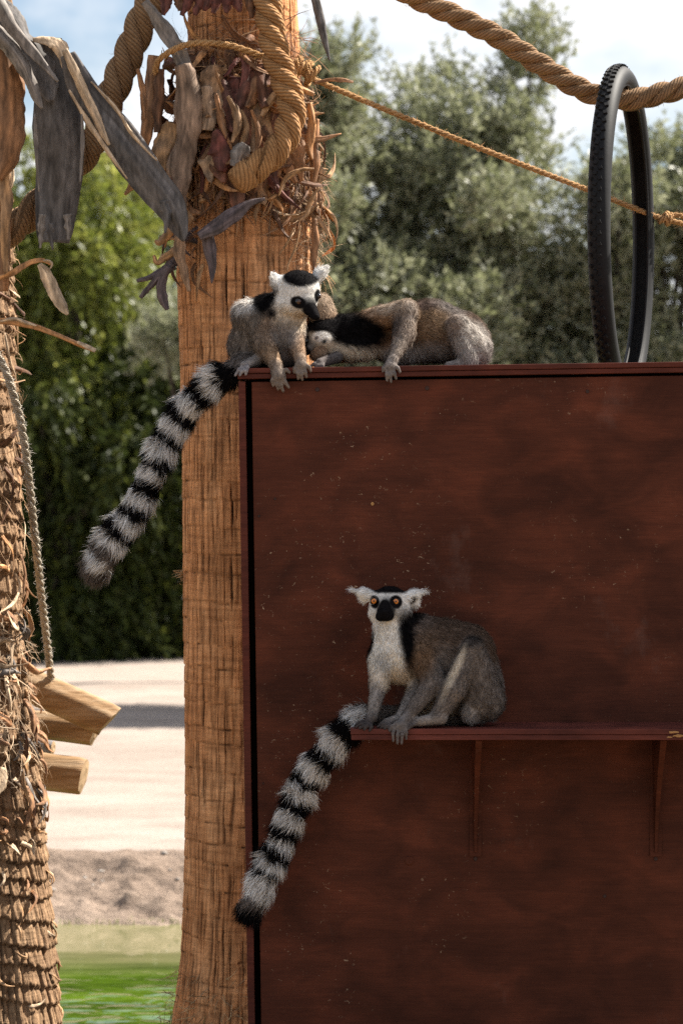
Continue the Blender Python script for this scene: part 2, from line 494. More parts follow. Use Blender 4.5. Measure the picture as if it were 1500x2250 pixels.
M['grass'] = leaf_mat("grass_blades", [(0.0, (0.06, 0.10, 0.015)), (1.0, (0.32, 0.29, 0.12))], (0.12, 0.15, 0.04), 0.6, 0.3, 0.2)
M['frond'] = noise_mat("dead_frond", [(0.3, (0.20, 0.11, 0.055)), (0.7, (0.38, 0.235, 0.13))], 9, rough=0.85)
M['stone'] = noise_mat("pale_stone", [(0.3, (0.28, 0.25, 0.22)), (0.7, (0.5, 0.46, 0.42))], 20, rough=0.9)

# ------------------------------------------------------------------ ground, bank, water
def grid_quads(nr, nc):
    i, j = np.meshgrid(np.arange(nr - 1), np.arange(nc - 1), indexing='ij')
    return np.stack([i * nc + j, i * nc + j + 1, (i + 1) * nc + j + 1, (i + 1) * nc + j], -1).reshape(-1, 4)

ys = np.concatenate([np.linspace(-300, -10, 12), np.linspace(-8, 8.6, 24), np.linspace(8.8, 9.7, 12), np.linspace(10.4, 13.8, 6),
                     np.linspace(14.1, 15.3, 14), np.linspace(15.8, 45, 60), np.linspace(50, 900, 20)])
xs = np.concatenate([np.linspace(-600, -30, 12), np.linspace(-24, 24, 97), np.linspace(30, 600, 12)])
X, Yg = np.meshgrid(xs, ys)
Z = np.interp(Yg, [-400, 8.9, 9.35, 9.7, 13.9, 14.25, 14.95, 15.6, 37, 60, 1000], [0.35, 0.35, 0.27, -0.4, -0.5, -0.16, 0.21, 0.24, 0.25, 0.3, 0.3])
Z = Z + 0.02 * vnoise(np.stack([X.ravel() * 0.9, Yg.ravel() * 0.9], 1), 3).reshape(X.shape)
thing("ground", np.stack([X, Yg, Z], -1).reshape(-1, 3), M['sand'], None, None, kind='structure', quads=grid_quads(len(ys), len(xs)))

xi = np.linspace(-40, 40, 161); yi = np.concatenate([np.linspace(-60, -8, 14), np.linspace(-6, 8.5, 30), np.linspace(8.7, 9.32, 8)])
X, Yg = np.meshgrid(xi, yi)
Z = np.interp(Yg, [-400, 8.9, 9.35], [0.378, 0.378, 0.30]) + 0.02 * vnoise(np.stack([X.ravel() * 0.9, Yg.ravel() * 0.9], 1), 3).reshape(X.shape)
thing("unseen_bounce_cut_sheet", np.stack([X, Yg, Z], -1).reshape(-1, 3), M['fill_cut'], None, None, kind='structure', quads=grid_quads(len(yi), len(xi)))  # unseen dark sheet over the sand, added to cut bounced light

bx = np.linspace(-5, 5, 400); by = np.linspace(13.95, 15.12, 70)
X, Yg = np.meshgrid(bx, by)
pp = np.stack([X.ravel(), Yg.ravel()], 1)
Z = np.interp(Yg + 0.05 * vnoise(pp, 12, 3, 3).reshape(X.shape), [13.95, 14.12, 14.3, 14.85, 15.0, 15.12], [-0.06, 0.0, 0.055, 0.235, 0.262, 0.22])
lump = np.clip(np.interp(Yg, [13.95, 14.1, 14.25, 14.75, 14.95, 15.1], [0.2, 0.35, 1, 1, 0.35, 0.0]), 0, 1)
Z = Z + lump * (0.03 * vnoise(pp * [1, 1.6], 5, 2, 7).reshape(X.shape) + 0.030 * np.abs(vnoise(pp * [1, 1.4], 6, 3, 13)).reshape(X.shape) - 0.012)
thing("bank", np.stack([X, Yg, Z], -1).reshape(-1, 3), M['bank'], None, None, kind='structure', quads=grid_quads(len(by), len(bx)))

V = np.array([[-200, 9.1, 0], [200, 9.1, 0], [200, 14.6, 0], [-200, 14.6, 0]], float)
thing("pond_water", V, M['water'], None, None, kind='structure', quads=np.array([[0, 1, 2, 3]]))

# loose stones on the bank, one heap nobody could count
bag = Bag()
r = np.random.default_rng(21)
ico = np.array([[0, 0, 1], [0.89, 0, 0.45], [0.28, 0.85, 0.45], [-0.72, 0.53, 0.45], [-0.72, -0.53, 0.45], [0.28, -0.85, 0.45],
                [0.72, 0.53, -0.45], [-0.28, 0.85, -0.45], [-0.89, 0, -0.45], [-0.28, -0.85, -0.45], [0.72, -0.53, -0.45], [0, 0, -1]])
icof = np.array([[0, 1, 2], [0, 2, 3], [0, 3, 4], [0, 4, 5], [0, 5, 1], [1, 6, 2], [2, 7, 3], [3, 8, 4], [4, 9, 5], [5, 10, 1],
                 [6, 7, 2], [7, 8, 3], [8, 9, 4], [9, 10, 5], [10, 6, 1], [11, 7, 6], [11, 8, 7], [11, 9, 8], [11, 10, 9], [11, 6, 10]])
for k in range(60):
    y = r.uniform(14.12, 14.95); x = r.uniform(-3.5, 2.5)
    z = np.interp(y, [14.12, 14.85, 15], [0.01, 0.235, 0.26])
    s = r.uniform(0.006, 0.016) * np.array([r.uniform(0.9, 1.6), 1, r.uniform(0.5, 0.8)])
    bag.add(ico * s * r.uniform(0.8, 1.2, (12, 1)) + [x, y, z], T=icof)
thing("loose_stones", bag.verts(), M['stone'], None, None, kind='stuff', **bag.kw())

# reeds and grass: thin blades
def blades(base, hgt, wid, lean, seed):
    r = np.random.default_rng(seed); n = len(base)
    a = r.uniform(0, 2 * np.pi, n); h = hgt * r.uniform(0.5, 1.2, n)
    d = np.stack([np.cos(a), np.sin(a), np.zeros(n)], 1)
    side = np.stack([-np.sin(a), np.cos(a), np.zeros(n)], 1) * (wid * r.uniform(0.6, 1.2, n))[:, None]
    up = np.array([0, 0, 1.0])
    ln = lean * r.uniform(0.1, 1.0, n)
    p1 = base + d * (h * ln * 0.3)[:, None] + up * (h * 0.55)[:, None]
    p2 = base + d * (h * ln)[:, None] + up * (h * (1 - 0.35 * ln))[:, None]
    V = np.stack([base - side, base + side, p1 - side * 0.7, p1 + side * 0.7, p2], 1).reshape(-1, 3)
    k = np.arange(n)[:, None] * 5
    return V, k + np.array([[0, 1, 3, 2]]), k + np.array([[2, 3, 4]]), np.repeat(r.uniform(0, 1, n), 5)
r = np.random.default_rng(31)
n = 1500
b = np.stack([r.uniform(-4, 3, n), 14.10 + np.abs(r.normal(0, 0.05, n)), np.full(n, -0.01)], 1)
V, Q, T, f = blades(b, 0.045, 0.003, 0.7, 32)
thing("reed_grass", V, M['grass'], None, None, kind='stuff', quads=Q, tris=T, extra=f, smooth=False)

# ------------------------------------------------------------------ trees behind
def leaf_quads(P, D, Nrm, L, Wd):
    D = unit(D); S = unit(np.cross(D, Nrm))
    L = L[:, None]; Wd = Wd[:, None]
    V = np.stack([P, P + D * L * 0.45 + S * Wd * 0.5, P + D * L, P + D * L * 0.45 - S * Wd * 0.5], 1).reshape(-1, 3)
    return V, np.arange(len(P))[:, None] * 4 + np.array([[0, 1, 2, 3]])

def crown_leaves(clumps, sprays_per, leaves_per, spray_len, L, Wd, droop, seed, gravity=0.0):
    """clumps (n,4): centre and radius. Sprays of leaves through each clump's volume."""
    r = np.random.default_rng(seed); PP, DD = [], []
    FF = []
    for c in clumps:
        rad = c[3]; ns = max(4, int(sprays_per * r.uniform(0.75, 1.25)))
        u = unit(r.normal(size=(ns, 3))); rr = rad * r.uniform(0.15, 1, (ns, 1)) ** 0.6
        base = c[:3] + u * rr * [1, 1, 0.9]
        dirs = unit(u * 0.8 + np.array([0, 0, 0.55 - droop]) + r.normal(0, 0.35, (ns, 3)))
        tone = r.uniform(0, 0.7, ns)
        t = np.sort(r.uniform(0, 1, (ns, leaves_per)), 1)
        ll = spray_len * r.uniform(0.5, 1.3, (ns, 1, 1))
        p = base[:, None, :] + dirs[:, None, :] * t[..., None] * ll
        p[..., 2] -= gravity * (t ** 2) * ll[..., 0]
        p += r.normal(0, 0.012, p.shape)
        dd = dirs[:, None, :] * 0.75 + r.normal(0, 0.55, p.shape)
        dd[..., 2] -= gravity * 0.8
        PP.append(p.reshape(-1, 3)); DD.append(dd.reshape(-1, 3))
        FF.append(np.clip(np.repeat(tone, leaves_per) + r.uniform(0, 0.35, ns * leaves_per), 0, 1))
    P = np.vstack(PP); D = np.vstack(DD); F = np.concatenate(FF); n = len(P)
    Nn = unit(r.normal(size=(n, 3)) + [0, 0, 0.6])
    V, Q = leaf_quads(P, D, Nn, L * r.uniform(0.6, 1.3, n), Wd * r.uniform(0.7, 1.3, n))
    return V, Q, np.repeat(F, 4)

def limbs(base, fork, clumps, r0, seed, step=1):
    """tapered trunk that forks to the clumps"""
    r = np.random.default_rng(seed); bag = Bag()
    mid = (base + fork) / 2 + r.normal(0, 0.06, 3) * [1, 1, 0]
    P = spline([base, mid, fork], 10)
    bag.add(*tube(P, np.linspace(r0 * 1.25, r0 * 0.75, 10), 9)[:3])
    for c in clumps[::step]:
        e = c[:3]
        m1 = fork * 0.5 + e * 0.5 + r.normal(0, 0.12, 3) + [0, 0, -0.1]
        P = spline([fork + r.normal(0, 0.02, 3), m1, e], 9)
        bag.add(*tube(P, np.linspace(r0 * 0.5, r0 * 0.08, 9), 6)[:3])
    return bag

def make_tree(name, label, cat, group, base, fork, clumps, mat, r0, seed, **kw):
    t = empty(name, base, label, cat, group)
    b = limbs(np.array(base), np.array(fork), clumps, r0, seed, kw.pop('step', 1))
    part("trunk", b.verts(), M['branch'], t, **b.kw())
    V, Q, f = crown_leaves(clumps, seed=seed + 100, **kw)
    part("crown", V, mat, t, quads=Q, extra=f, smooth=False)
    return t

def clumps_px(lst, Y, seed, depth=0.6):
    r = np.random.default_rng(seed)
    out = []
    for (px, py, rp) in lst:
        yy = Y + r.uniform(-depth, depth)
        out.append(np.concatenate([W(px, py, yy), [rp / FPX * yy]]))
    return np.array(out)

def fill_clumps(x0, x1, top, bottom, n, rp, Y, seed, depth):
    """clumps through the area under an outline: top = [(px, py)...]"""
    r = np.random.default_rng(seed); tx, ty = zip(*top); L = []
    while len(L) < n:
        px = r.uniform(x0, x1); py = r.uniform(min(ty), bottom)
        R = rp * r.uniform(0.7, 1.3)
        if py > np.interp(px, tx, ty) + R * 0.75: L.append((px, py, R))
    return clumps_px(L, Y, seed, depth)

OG = "olive trees behind the wooden wall"
GZ = 0.26
olives = [
    ("tall olive tree rising highest, its top in the sky left of the hanging tyre", 27.0, 1160, 860, 1370, [(840, 330), (900, 110), (960, 170), (1080, 90), (1180, 40), (1260, 90), (1330, 200), (1400, 420)], 1000, 66, 68, 7),
    ("olive tree close beside the right edge of the shaggy palm trunk", 26.0, 745, 560, 860, [(560, 330), (650, 90), (740, 60), (790, 130), (850, 330)], 1000, 44, 64, 8),
    ("low silvery olive tree in front, above the two resting lemurs", 25.8, 900, 720, 1160, [(720, 420), (800, 330), (900, 330), (1000, 390), (1160, 460)], 1000, 34, 60, 9),
    ("olive tree seen between and beyond the sides of the hanging tyre", 26.6, 1420, 1280, 1720, [(1280, 420), (1360, 330), (1430, 260), (1500, 300), (1640, 250), (1720, 400)], 1000, 42, 64, 10),
    ("small grey-green olive tree showing left of the main palm trunk", 30.0, 475, 335, 520, [(335, 690), (360, 640), (420, 600), (520, 640)], 880, 12, 46, 11),
]
for (lab, Y, pc, x0, x1, top, bot, n, rp, sd) in olives:
    cl = fill_clumps(x0, x1, top, bot, n, rp, Y, sd, 0.75)
    bpt = W(pc, 1125, Y); bpt[2] = GZ
    fork = bpt + [0.1, 0.3, 1.15]
    make_tree("olive_tree", lab, "tree", OG, bpt, fork, cl, M['olive'], 0.13, sd,
              step=3, sprays_per=84, leaves_per=18, spray_len=0.25 * Y / 24, L=0.080, Wd=0.026, droop=0.0)

HG = "weeping trees at the far side of the sand"
hedge = [
    ("dark weeping tree farthest left, behind the old palm", 37.0, -190, -420, 60, 300, 1405, 60, 61),
    ("dark weeping tree straight behind the hanging logs' sand clearing", 38.5, 130, -20, 275, 420, 1405, 74, 62),
    ("weeping tree with sunlight put into its yellow-green leaf colour, beside the hanging grey palm leaf", 35.5, 120, -60, 300, 270, 900, 46, 65),
    ("added dark tree standing for the shade below the yellow-green one", 34.9, 120, -120, 330, 770, 1410, 56, 66),  # added tree: its dark leaves paint the shade of the lower foliage
    ("dark bushy tree filling the gap left of the main palm trunk", 35.6, 380, 250, 560, 640, 1410, 56, 67),
    ("dark weeping tree just left of the main palm trunk", 38.0, 340, 215, 470, 420, 1400, 64, 63),
    ("dark weeping tree hidden mostly behind the main palm trunk", 38.0, 590, 430, 790, 330, 1400, 50, 64),
]
for (lab, Y, pc, x0, x1, ty, bot, n, rp_seed) in hedge:
    sd = rp_seed
    top = [(x0, ty + 110), (x0 * 0.7 + x1 * 0.3, ty + 10), (x0 * 0.4 + x1 * 0.6, ty), (x1, ty + 120)]
    cl = fill_clumps(x0, x1, top, bot, n, 58, Y, sd, 0.9)
    bpt = W(pc, 1125, Y); bpt[2] = GZ
    fork = bpt + [0, 0, 1.6]
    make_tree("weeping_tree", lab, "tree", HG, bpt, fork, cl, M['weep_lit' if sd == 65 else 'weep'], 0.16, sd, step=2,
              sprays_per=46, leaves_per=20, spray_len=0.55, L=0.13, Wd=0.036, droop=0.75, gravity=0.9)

# a far belt of wood closing the view behind the trees
r = np.random.default_rng(71)
cl = []
for k in range(420):
    x = r.uniform(-26, 30); h = 3.6 + 1.0 * math.sin(x * 0.5) + r.uniform(-0.4, 0.4)
    z = GZ + r.uniform(0.1, 1) * h
    cl.append([x, r.uniform(41, 44), z, r.uniform(0.5, 0.9)])
V, Q, f = crown_leaves(np.array(cl), 34, 15, 0.6, 0.26, 0.085, 0.5, 72, 0.5)
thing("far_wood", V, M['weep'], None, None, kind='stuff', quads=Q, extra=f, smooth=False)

# small dead fan palm among the weeping trees: a blurred brown skirt of old fronds
t = empty("dead_palm", W(268, 1125, 37.6) * [1, 1, 0] + [0, 0, GZ], "dead brown palm with drooping withered fronds, blurred between two weeping trees", "palm")
top = W(262, 350, 36.6)
base = np.array(t.location)
P = spline([base, (base + top) / 2 + [0.05, 0.5, 0], top], 12)
part("trunk", *(lambda b: (b[0], M['branch'], t))(tube(P, np.linspace(0.17, 0.13, 12), 10)), quads=tube(P, 0.1, 10)[1], tris=tube(P, 0.1, 10)[2])
r = np.random.default_rng(75)
for k in range(26):
    a = r.uniform(0, 2 * np.pi); out = np.array([math.cos(a), math.sin(a) * 0.8, 0])
    l = r.uniform(0.45, 0.75)
    p0 = top + [0, 0, r.uniform(-0.15, 0.1)]
    bag = Bag()
    for s in range(14):
        q = out * r.uniform(0.3, 0.75) + r.normal(0, 0.22, 3) * [1, 1, 0.2]
        e1 = p0 + q * l * 0.55 + [0, 0, 0.02]; e2 = p0 + q * l * 0.8 + [0, 0, -l * r.uniform(0.5, 0.9)]
        sd = unit(np.cross(e2 - p0, [0.3, 1, 0.2])) * 0.014
        bag.add(np.array([p0 - sd, p0 + sd, e1 - sd, e1 + sd, e2]), Q=[[0, 1, 3, 2]], T=[[2, 3, 4]])
    part("frond", bag.verts(), M['frond'], t, smooth=False, **bag.kw())

# ------------------------------------------------------------------ palm trunks
def palm_trunk(tab, Yc, z0, z1, seed, nfront, nback, rows, step=(0.055, 0.095), lip=0.003, rough=0.0018, ncr=88, crk=0.008, tilt=0.0, skirt=None):
    """tab: (py, centre px, radius px). Ringed, cracked palm stem with real relief."""
    r = np.random.default_rng(seed)
    py, cxp, rp = [np.array(v, float) for v in zip(*tab)]
    o = np.argsort(-py)
    zt = CAMZ + (CY - py[o]) / FPX * Yc; xt = (cxp[o] - CX) / FPX * Yc; rt = rp[o] / FPX * Yc
    th = np.concatenate([np.linspace(-1.85, 1.85, nfront), np.linspace(1.85, 2 * np.pi - 1.85, nback + 2)[1:-1]])
    z = np.linspace(z0, z1, rows)
    T, Zm = np.meshgrid(th, z)
    ci = np.stack([np.cos(T), np.sin(T)], -1).reshape(-1, 2)
    wave = (0.012 * vnoise(np.column_stack([ci * 1.4, Zm.ravel() * 1.0]), seed + 1, 3, 1.0)).reshape(T.shape)
    wave += tilt * np.sin(T) + (lip * 0.55 - 0.001) * vnoise(np.column_stack([ci * 22, np.round(Zm.ravel() / 0.06) * 3.1]), seed + 7, 2, 1.2).reshape(T.shape)
    zb = [z0 - 0.1]
    while zb[-1] < z1 + 0.2: zb.append(zb[-1] + r.uniform(*step))
    zb = np.array(zb); nr = len(zb)
    zz = Zm + wave
    k = np.clip(np.searchsorted(zb, zz) - 1, 0, nr - 2)
    f = (zz - zb[k]) / (zb[k + 1] - zb[k])
    dl = np.minimum(zz - zb[k], zb[k + 1] - zz)
    ringstr = np.clip(0.45 + 0.75 * vnoise(np.column_stack([ci * 5, k.ravel() * 1.7]), seed + 2, 2, 1.0).reshape(T.shape), 0, 1)
    ring = ringstr * np.exp(-(dl / 0.0028) ** 2)
    # cracks
    phi0 = (np.arange(ncr) + r.uniform(-0.42, 0.42, ncr)) / ncr * 2 * np.pi
    crack = np.zeros(T.shape); plate = np.zeros(T.shape)
    R0 = rt.mean(); drift = np.zeros(ncr)
    thm = np.mod(th, 2 * np.pi)
    S = np.zeros((nr, len(th))); PL = np.zeros((nr, len(th)))
    for q in range(nr):
        drift = drift * 0.97 + r.normal(0, 0.006, ncr)
        ph = np.sort(np.mod(phi0 + drift, 2 * np.pi))
        st = np.clip(r.uniform(-0.1, 1.15, ncr), 0, 1); wd = r.uniform(0.0012, 0.0034, ncr)
        st0 = st if q == 0 else np.clip(0.85 * st0 + 0.15 * st + r.normal(0, 0.10, ncr), 0, 1); st = st0
        d = np.abs(thm[:, None] - ph[None, :]); d = np.minimum(d, 2 * np.pi - d) * R0
        S[q] = np.max(st[None, :] * np.exp(-(d / wd[None, :]) ** 2), 1)
        pl0 = r.normal(0, 1, ncr + 1) if q == 0 else 0.75 * pl0 + 0.66 * r.normal(0, 1, ncr + 1)
        PL[q] = pl0[np.searchsorted(ph, thm)]
    wob = 0.022 * vnoise(np.column_stack([ci * 6, Zm.ravel() * 7]), seed + 8, 3, 1.2).reshape(T.shape)
    jw = np.clip(np.round(np.interp(T + wob, th, np.arange(len(th)))), 0, len(th) - 1).astype(int)
    crack = S[k, jw]; plate = PL[k, jw]
    crack = crack * np.clip(0.75 + 0.9 * vnoise(np.column_stack([ci * 14, Zm.ravel() * 9]), seed + 9, 2, 1.5).reshape(T.shape), 0.05, 1.2)
    crack = crack * np.clip(0.75 + 0.5 * np.minimum(f, 1 - f) * 2, 0.4, 1)
    n3 = vnoise(np.column_stack([ci * 9, Zm.ravel() * 3]), seed + 4, 4, 1.5).reshape(T.shape)
    big = vnoise(np.column_stack([ci * 1.2, Zm.ravel() * 1.3]), seed + 5, 2, 1.0).reshape(T.shape)
    R = np.interp(Zm, zt, rt) + lip * (0.5 - f) + rough * plate * 0.45 + rough * n3 + 0.006 * big - crk * crack - 0.005 * ring
    Xc = np.interp(Zm, zt, xt)
    V = np.stack([Xc + R * np.sin(T), Yc - R * np.cos(T), Zm], -1).reshape(-1, 3)
    nc = len(th)
    i, j = np.meshgrid(np.arange(rows - 1), np.arange(nc), indexing='ij'); j2 = (j + 1) % nc
    Q = np.stack([i * nc + j, i * nc + j2, (i + 1) * nc + j2, (i + 1) * nc + j], -1).reshape(-1, 4)
    fac = np.clip(np.maximum(crack * 1.0, ring * 0.9), 0, 0.95)
    if skirt:                                           # dark matted leaf-sheath fibre covers this stretch
        pyv = CY - (Zm - CAMZ) * FPX / Yc + 40 * n3
        sk = np.clip((pyv - skirt[0]) / 60, 0, 1) * np.clip((skirt[1] - pyv) / 60, 0, 1)
        fac = np.maximum(fac, sk * np.clip(0.75 + 0.3 * n3, 0, 0.95))
    return V, Q, fac.ravel()

YP, YL = 8.65, 8.8
main_tab = [(-300, 520, 118), (0, 533, 120), (120, 536, 124), (300, 540, 138), (450, 543, 148), (600, 543, 154), (800, 546, 150), (1000, 548, 149),
            (1400, 550, 149), (1700, 553, 149), (1950, 553, 151), (2100, 553, 157), (2200, 553, 169), (2300, 553, 186), (2500, 553, 200)]
palm = empty("palm_tree", (W(553, 0, YP)[0], YP, 0.3), "stout palm with ringed orange-brown trunk and shaggy dry skirt, standing behind the wall's left edge", "palm", "palm trees of the enclosure")
V, Q, f = palm_trunk(main_tab, YP, 0.25, 3.75, 41, 470, 50, 660, step=(0.042, 0.085), lip=0.0020, rough=0.0014, ncr=84, skirt=(150, 440))
part("trunk", V, M['bark'], palm, quads=Q, extra=f)
left_tab = [(-300, -120, 140), (0, -118, 138), (300, -118, 140), (600, -112, 138), (800, -103, 138), (1000, -100, 143), (1200, -98, 148), (1400, -102, 153),
            (1600, -86, 160), (1800, -64, 160), (2000, -52, 163), (2150, -46, 168), (2250, -45, 174), (2400, -45, 185)]
palm2 = empty("palm_tree", (W(-45, 0, YL)[0], YL, 0.3), "rough old palm with peeling tattered bark, cut by the left edge of the photo", "palm", "palm trees of the enclosure")
V, Q, f = palm_trunk(left_tab, YL, 0.25, 3.75, 43, 240, 40, 560, step=(0.045, 0.075), lip=0.012, rough=0.005, ncr=90, crk=0.012, tilt=0.03)
part("trunk", V, M['bark2'], palm2, quads=Q, extra=f)

# ------------------------------------------------------------------ dry leaf bases, shreds and fibres
PAL = dict(tan=(0.33, 0.185, 0.085), brown=(0.27, 0.130, 0.058), dark=(0.125, 0.058, 0.030), red=(0.12, 0.040, 0.032), grey=(0.165, 0.145, 0.130),
           slate=(0.098, 0.091, 0.089), pale=(0.44, 0.32, 0.205), orange=(0.40, 0.19, 0.07), purple=(0.095, 0.072, 0.074))

def strip(P, Wd, face=(0, -1, 0.15), curl=0.25, thick=0.004, seed=0, col=(0.3, 0.2, 0.1), m=7, n=18, ragged=0.08, wavy=0.0, twist=0.0, ribs=0.0):
    """curled ribbon with real thickness along world points P with widths Wd (m)"""
    r = np.random.default_rng(seed)
    n = int(n * 1.8); m = m + 4
    C = spline(np.column_stack([np.asarray(P, float), np.asarray(Wd, float)]), n)
    P, w = C[:, :3], np.maximum(C[:, 3], 0.0008)
    T = unit(np.gradient(P, axis=0)); F = np.broadcast_to(np.asarray(face, float), T.shape)
    if twist:
        S0 = unit(np.cross(T, F)); a = np.linspace(0, twist, n)[:, None]
        F = F * np.cos(a) + S0 * np.sin(a)
    S = unit(np.cross(T, F)); N = unit(np.cross(S, T))
    u = np.linspace(-1, 1, m)
    el = 1 + ragged * vnoise(np.column_stack([np.linspace(0, 5, n), np.full(n, seed % 97)]), seed + 1, 5, 1.6)
    er = 1 + ragged * vnoise(np.column_stack([np.linspace(0, 5, n), np.full(n, seed % 89 + 31)]), seed + 2, 5, 1.6)
    e = np.where(u[None, :] < 0, el[:, None], er[:, None])
    off = u[None, :] * w[:, None] * 0.5 * e
    bow = -curl * w[:, None] * (u[None, :] ** 2) + wavy * w[:, None] * np.sin(u[None, :] * 4 + np.linspace(0, 4, n)[:, None] + seed)
    bow = bow + 0.010 * w[:, None] * np.sin(u[None, :] * 19 + seed + np.linspace(0, 2, n)[:, None]) + 0.03 * w[:, None] * vnoise(np.column_stack([np.tile(u, n) * 3, np.repeat(np.linspace(0, 3, n), m)]), seed + 8, 3, 1.3).reshape(n, m)
    if ribs: bow = bow + ribs * np.sin(u[None, :] * 17 + seed)
    G = P[:, None, :] + S[:, None, :] * off[..., None] + N[:, None, :] * bow[..., None]
    th = thick * np.linspace(1, 0.55, n)[:, None] * (1 - 0.5 * u[None, :] ** 2)
    Fr, Bk = G + N[:, None, :] * th[..., None] * 0.5, G - N[:, None, :] * th[..., None] * 0.5
    V = np.concatenate([Fr.reshape(-1, 3), Bk.reshape(-1, 3)])
    g = grid_quads(n, m); k = n * m
    Q = [g, g[:, ::-1] + k]
    a = np.arange(n - 1)
    for c, fl in ((0, False), (m - 1, True)):
        q = np.stack([a * m + c, (a + 1) * m + c, (a + 1) * m + c + k, a * m + c + k], 1)
        Q.append(q[:, ::-1] if fl else q)
    b = np.arange(m - 1)
    for rr, fl in ((0, True), (n - 1, False)):
        q = np.stack([rr * m + b, rr * m + b + 1, rr * m + b + 1 + k, rr * m + b + k], 1)
        Q.append(q[:, ::-1] if fl else q)
    col = np.asarray(col)
    st = 1 + 0.38 * vnoise(np.column_stack([np.tile(u, n) * 8, np.repeat(np.linspace(0, 1.5, n), m)]), seed + 5, 3, 1.3)
    st2 = 0.5 + 0.5 * vnoise(np.column_stack([np.tile(u, n) * 1.2, np.repeat(np.linspace(0, 4, n), m)]), seed + 6, 2, 1.0)
    cc = col[None, :] * np.clip(st, 0.45, 1.6)[:, None]
    st3 = vnoise(np.column_stack([np.tile(u, n) * 2.2, np.repeat(np.linspace(0, 7, n), m)]), seed + 12, 4, 1.1)
    cc = cc * np.clip(1 + 0.45 * st3, 0.45, 1.6)[:, None]
    cc = cc * (1 - 0.3 * st2[:, None]) + np.array([0.24, 0.19, 0.15]) * 0.3 * st2[:, None] * col.mean() / 0.19
    return V, np.vstack(Q), np.vstack([cc, cc])

def px_strip(parent, name, pts, widths, Y, color, label=None, **kw):
    """hand-placed piece: pts (px, py[, extra depth in m towards the camera])"""
    P = np.array([W(p[0], p[1], Y - (p[2] if len(p) > 2 else 0)) for p in pts])
    w = np.array(widths, float) / FPX * Y
    c = PAL[color] if isinstance(color, str) else color
    V, Q, cc = strip(P, w, col=c, **kw)
    return part(name, V, M['dry'], parent, label=label, quads=Q, col=cc)

sd = 500
def S_(parent, pts, widths, Y, color, **kw):
    global sd
    sd += 7
    name = kw.pop('name', 'leaf_base')
    if name == 'leaf_base': kw['ragged'] = kw.get('ragged', 0.22); kw['twist'] = kw.get('twist', random.uniform(-0.5, 0.5)); kw['wavy'] = kw.get('wavy', 0.04)
    return px_strip(parent, name, pts, widths, Y, color, seed=sd, **kw)

# --- old palm, left: big hanging pieces
YH = 8.35
S_(palm2, [(104, 84), (112, 130), (122, 190), (130, 270), (131, 350), (127, 430), (121, 500), (120, 532)], [66, 76, 96, 113, 108, 98, 84, 66], YH, 'slate', name='dry_leaf', label="broad grey leaf sheath hanging straight down", curl=0.28, thick=0.006, n=34, m=13, ragged=0.05, face=(0.15, -1, 0.1), wavy=0.025)
S_(palm2, [(148, 118), (170, 172), (205, 232), (250, 285), (292, 345), (332, 400), (372, 452), (396, 505), (403, 530)], [34, 58, 70, 76, 84, 80, 70, 36, 6], YH - 0.06, 'slate', name='dry_leaf', label="long grey leaf slanting down to a torn point", curl=0.12, thick=0.007, n=40, m=13, ragged=0.06, face=(-0.25, -1, 0.25), wavy=0.03)
S_(palm2, [(140, 108), (160, 150), (190, 215), (218, 275), (240, 318)], [14, 22, 22, 18, 6], YH - 0.075, 'pale', curl=0.3, thick=0.005, n=24, face=(-0.4, -1, 0.3))
S_(palm2, [(-25, -40), (10, 18), (45, 72), (85, 120), (128, 178)], [36, 36, 30, 30, 8], YH - 0.09, 'grey', curl=0.35, thick=0.007, n=26, face=(0.4, -1, 0.4))
S_(palm2, [(-30, 50), (15, 95), (50, 145), (75, 205), (92, 238)], [40, 36, 30, 22, 6], YH - 0.09, 'grey', curl=0.35, thick=0.007, n=26, face=(-0.3, -1, 0.5))
S_(palm2, [(-25, 0), (25, 60), (70, 125), (100, 180), (112, 222)], [60, 78, 84, 66, 14], YH - 0.03, 'slate', curl=0.15, thick=0.006, n=26, m=11, wavy=0.05)
S_(palm2, [(72, 85), (100, 84), (124, 90), (136, 108), (143, 150)], [10, 30, 38, 34, 10], YH - 0.03, 'pale', curl=0.2, n=20, face=(0.1, -0.8, 0.6))
S_(palm2, [(5, 88), (20, 180), (26, 260), (18, 340), (-5, 392)], [60, 72, 72, 66, 24], YH - 0.02, 'brown', label="broad brown leaf base folded over the trunk top", curl=0.3, thick=0.008, n=28, m=11, face=(0.3, -1, 0.1), wavy=0.03)
S_(palm2, [(8, 370), (14, 440), (12, 510), (16, 600)], [22, 26, 22, 14], YH, 'tan', curl=0.3, n=22)
S_(palm2, [(-20, 380), (0, 450), (2, 540), (6, 640)], [40, 44, 40, 24], YH + 0.05, 'brown', curl=0.3, n=22)
S_(palm2, [(-15, 612), (22, 596), (60, 574), (92, 568), (112, 580)], [10, 16, 15, 12, 5], YH, 'orange', curl=0.5, n=24, face=(0, -0.8, 0.7))
S_(palm2, [(86, 580), (102, 600), (120, 640), (138, 672), (149, 691)], [12, 28, 30, 27, 7], YH - 0.02, 'pale', curl=0.12, n=22, face=(0.3, -1, 0.3))
S_(palm2, [(95, 572), (108, 572), (115, 580), (110, 590)], [5, 6, 5, 3], YH - 0.03, 'pale', curl=0.5, n=12)
S_(palm2, [(-15, 700), (40, 702), (85, 716), (130, 734), (175, 754), (211, 768)], [16, 22, 17, 13, 14, 12], YH, 'orange', curl=0.4, n=30, face=(0.1, -0.75, 0.7))
S_(palm2, [(170, 750), (190, 759), (211, 769)], [7, 12, 10], YH - 0.02, 'pale', curl=0.2, n=12, face=(0.1, -0.8, 0.6))
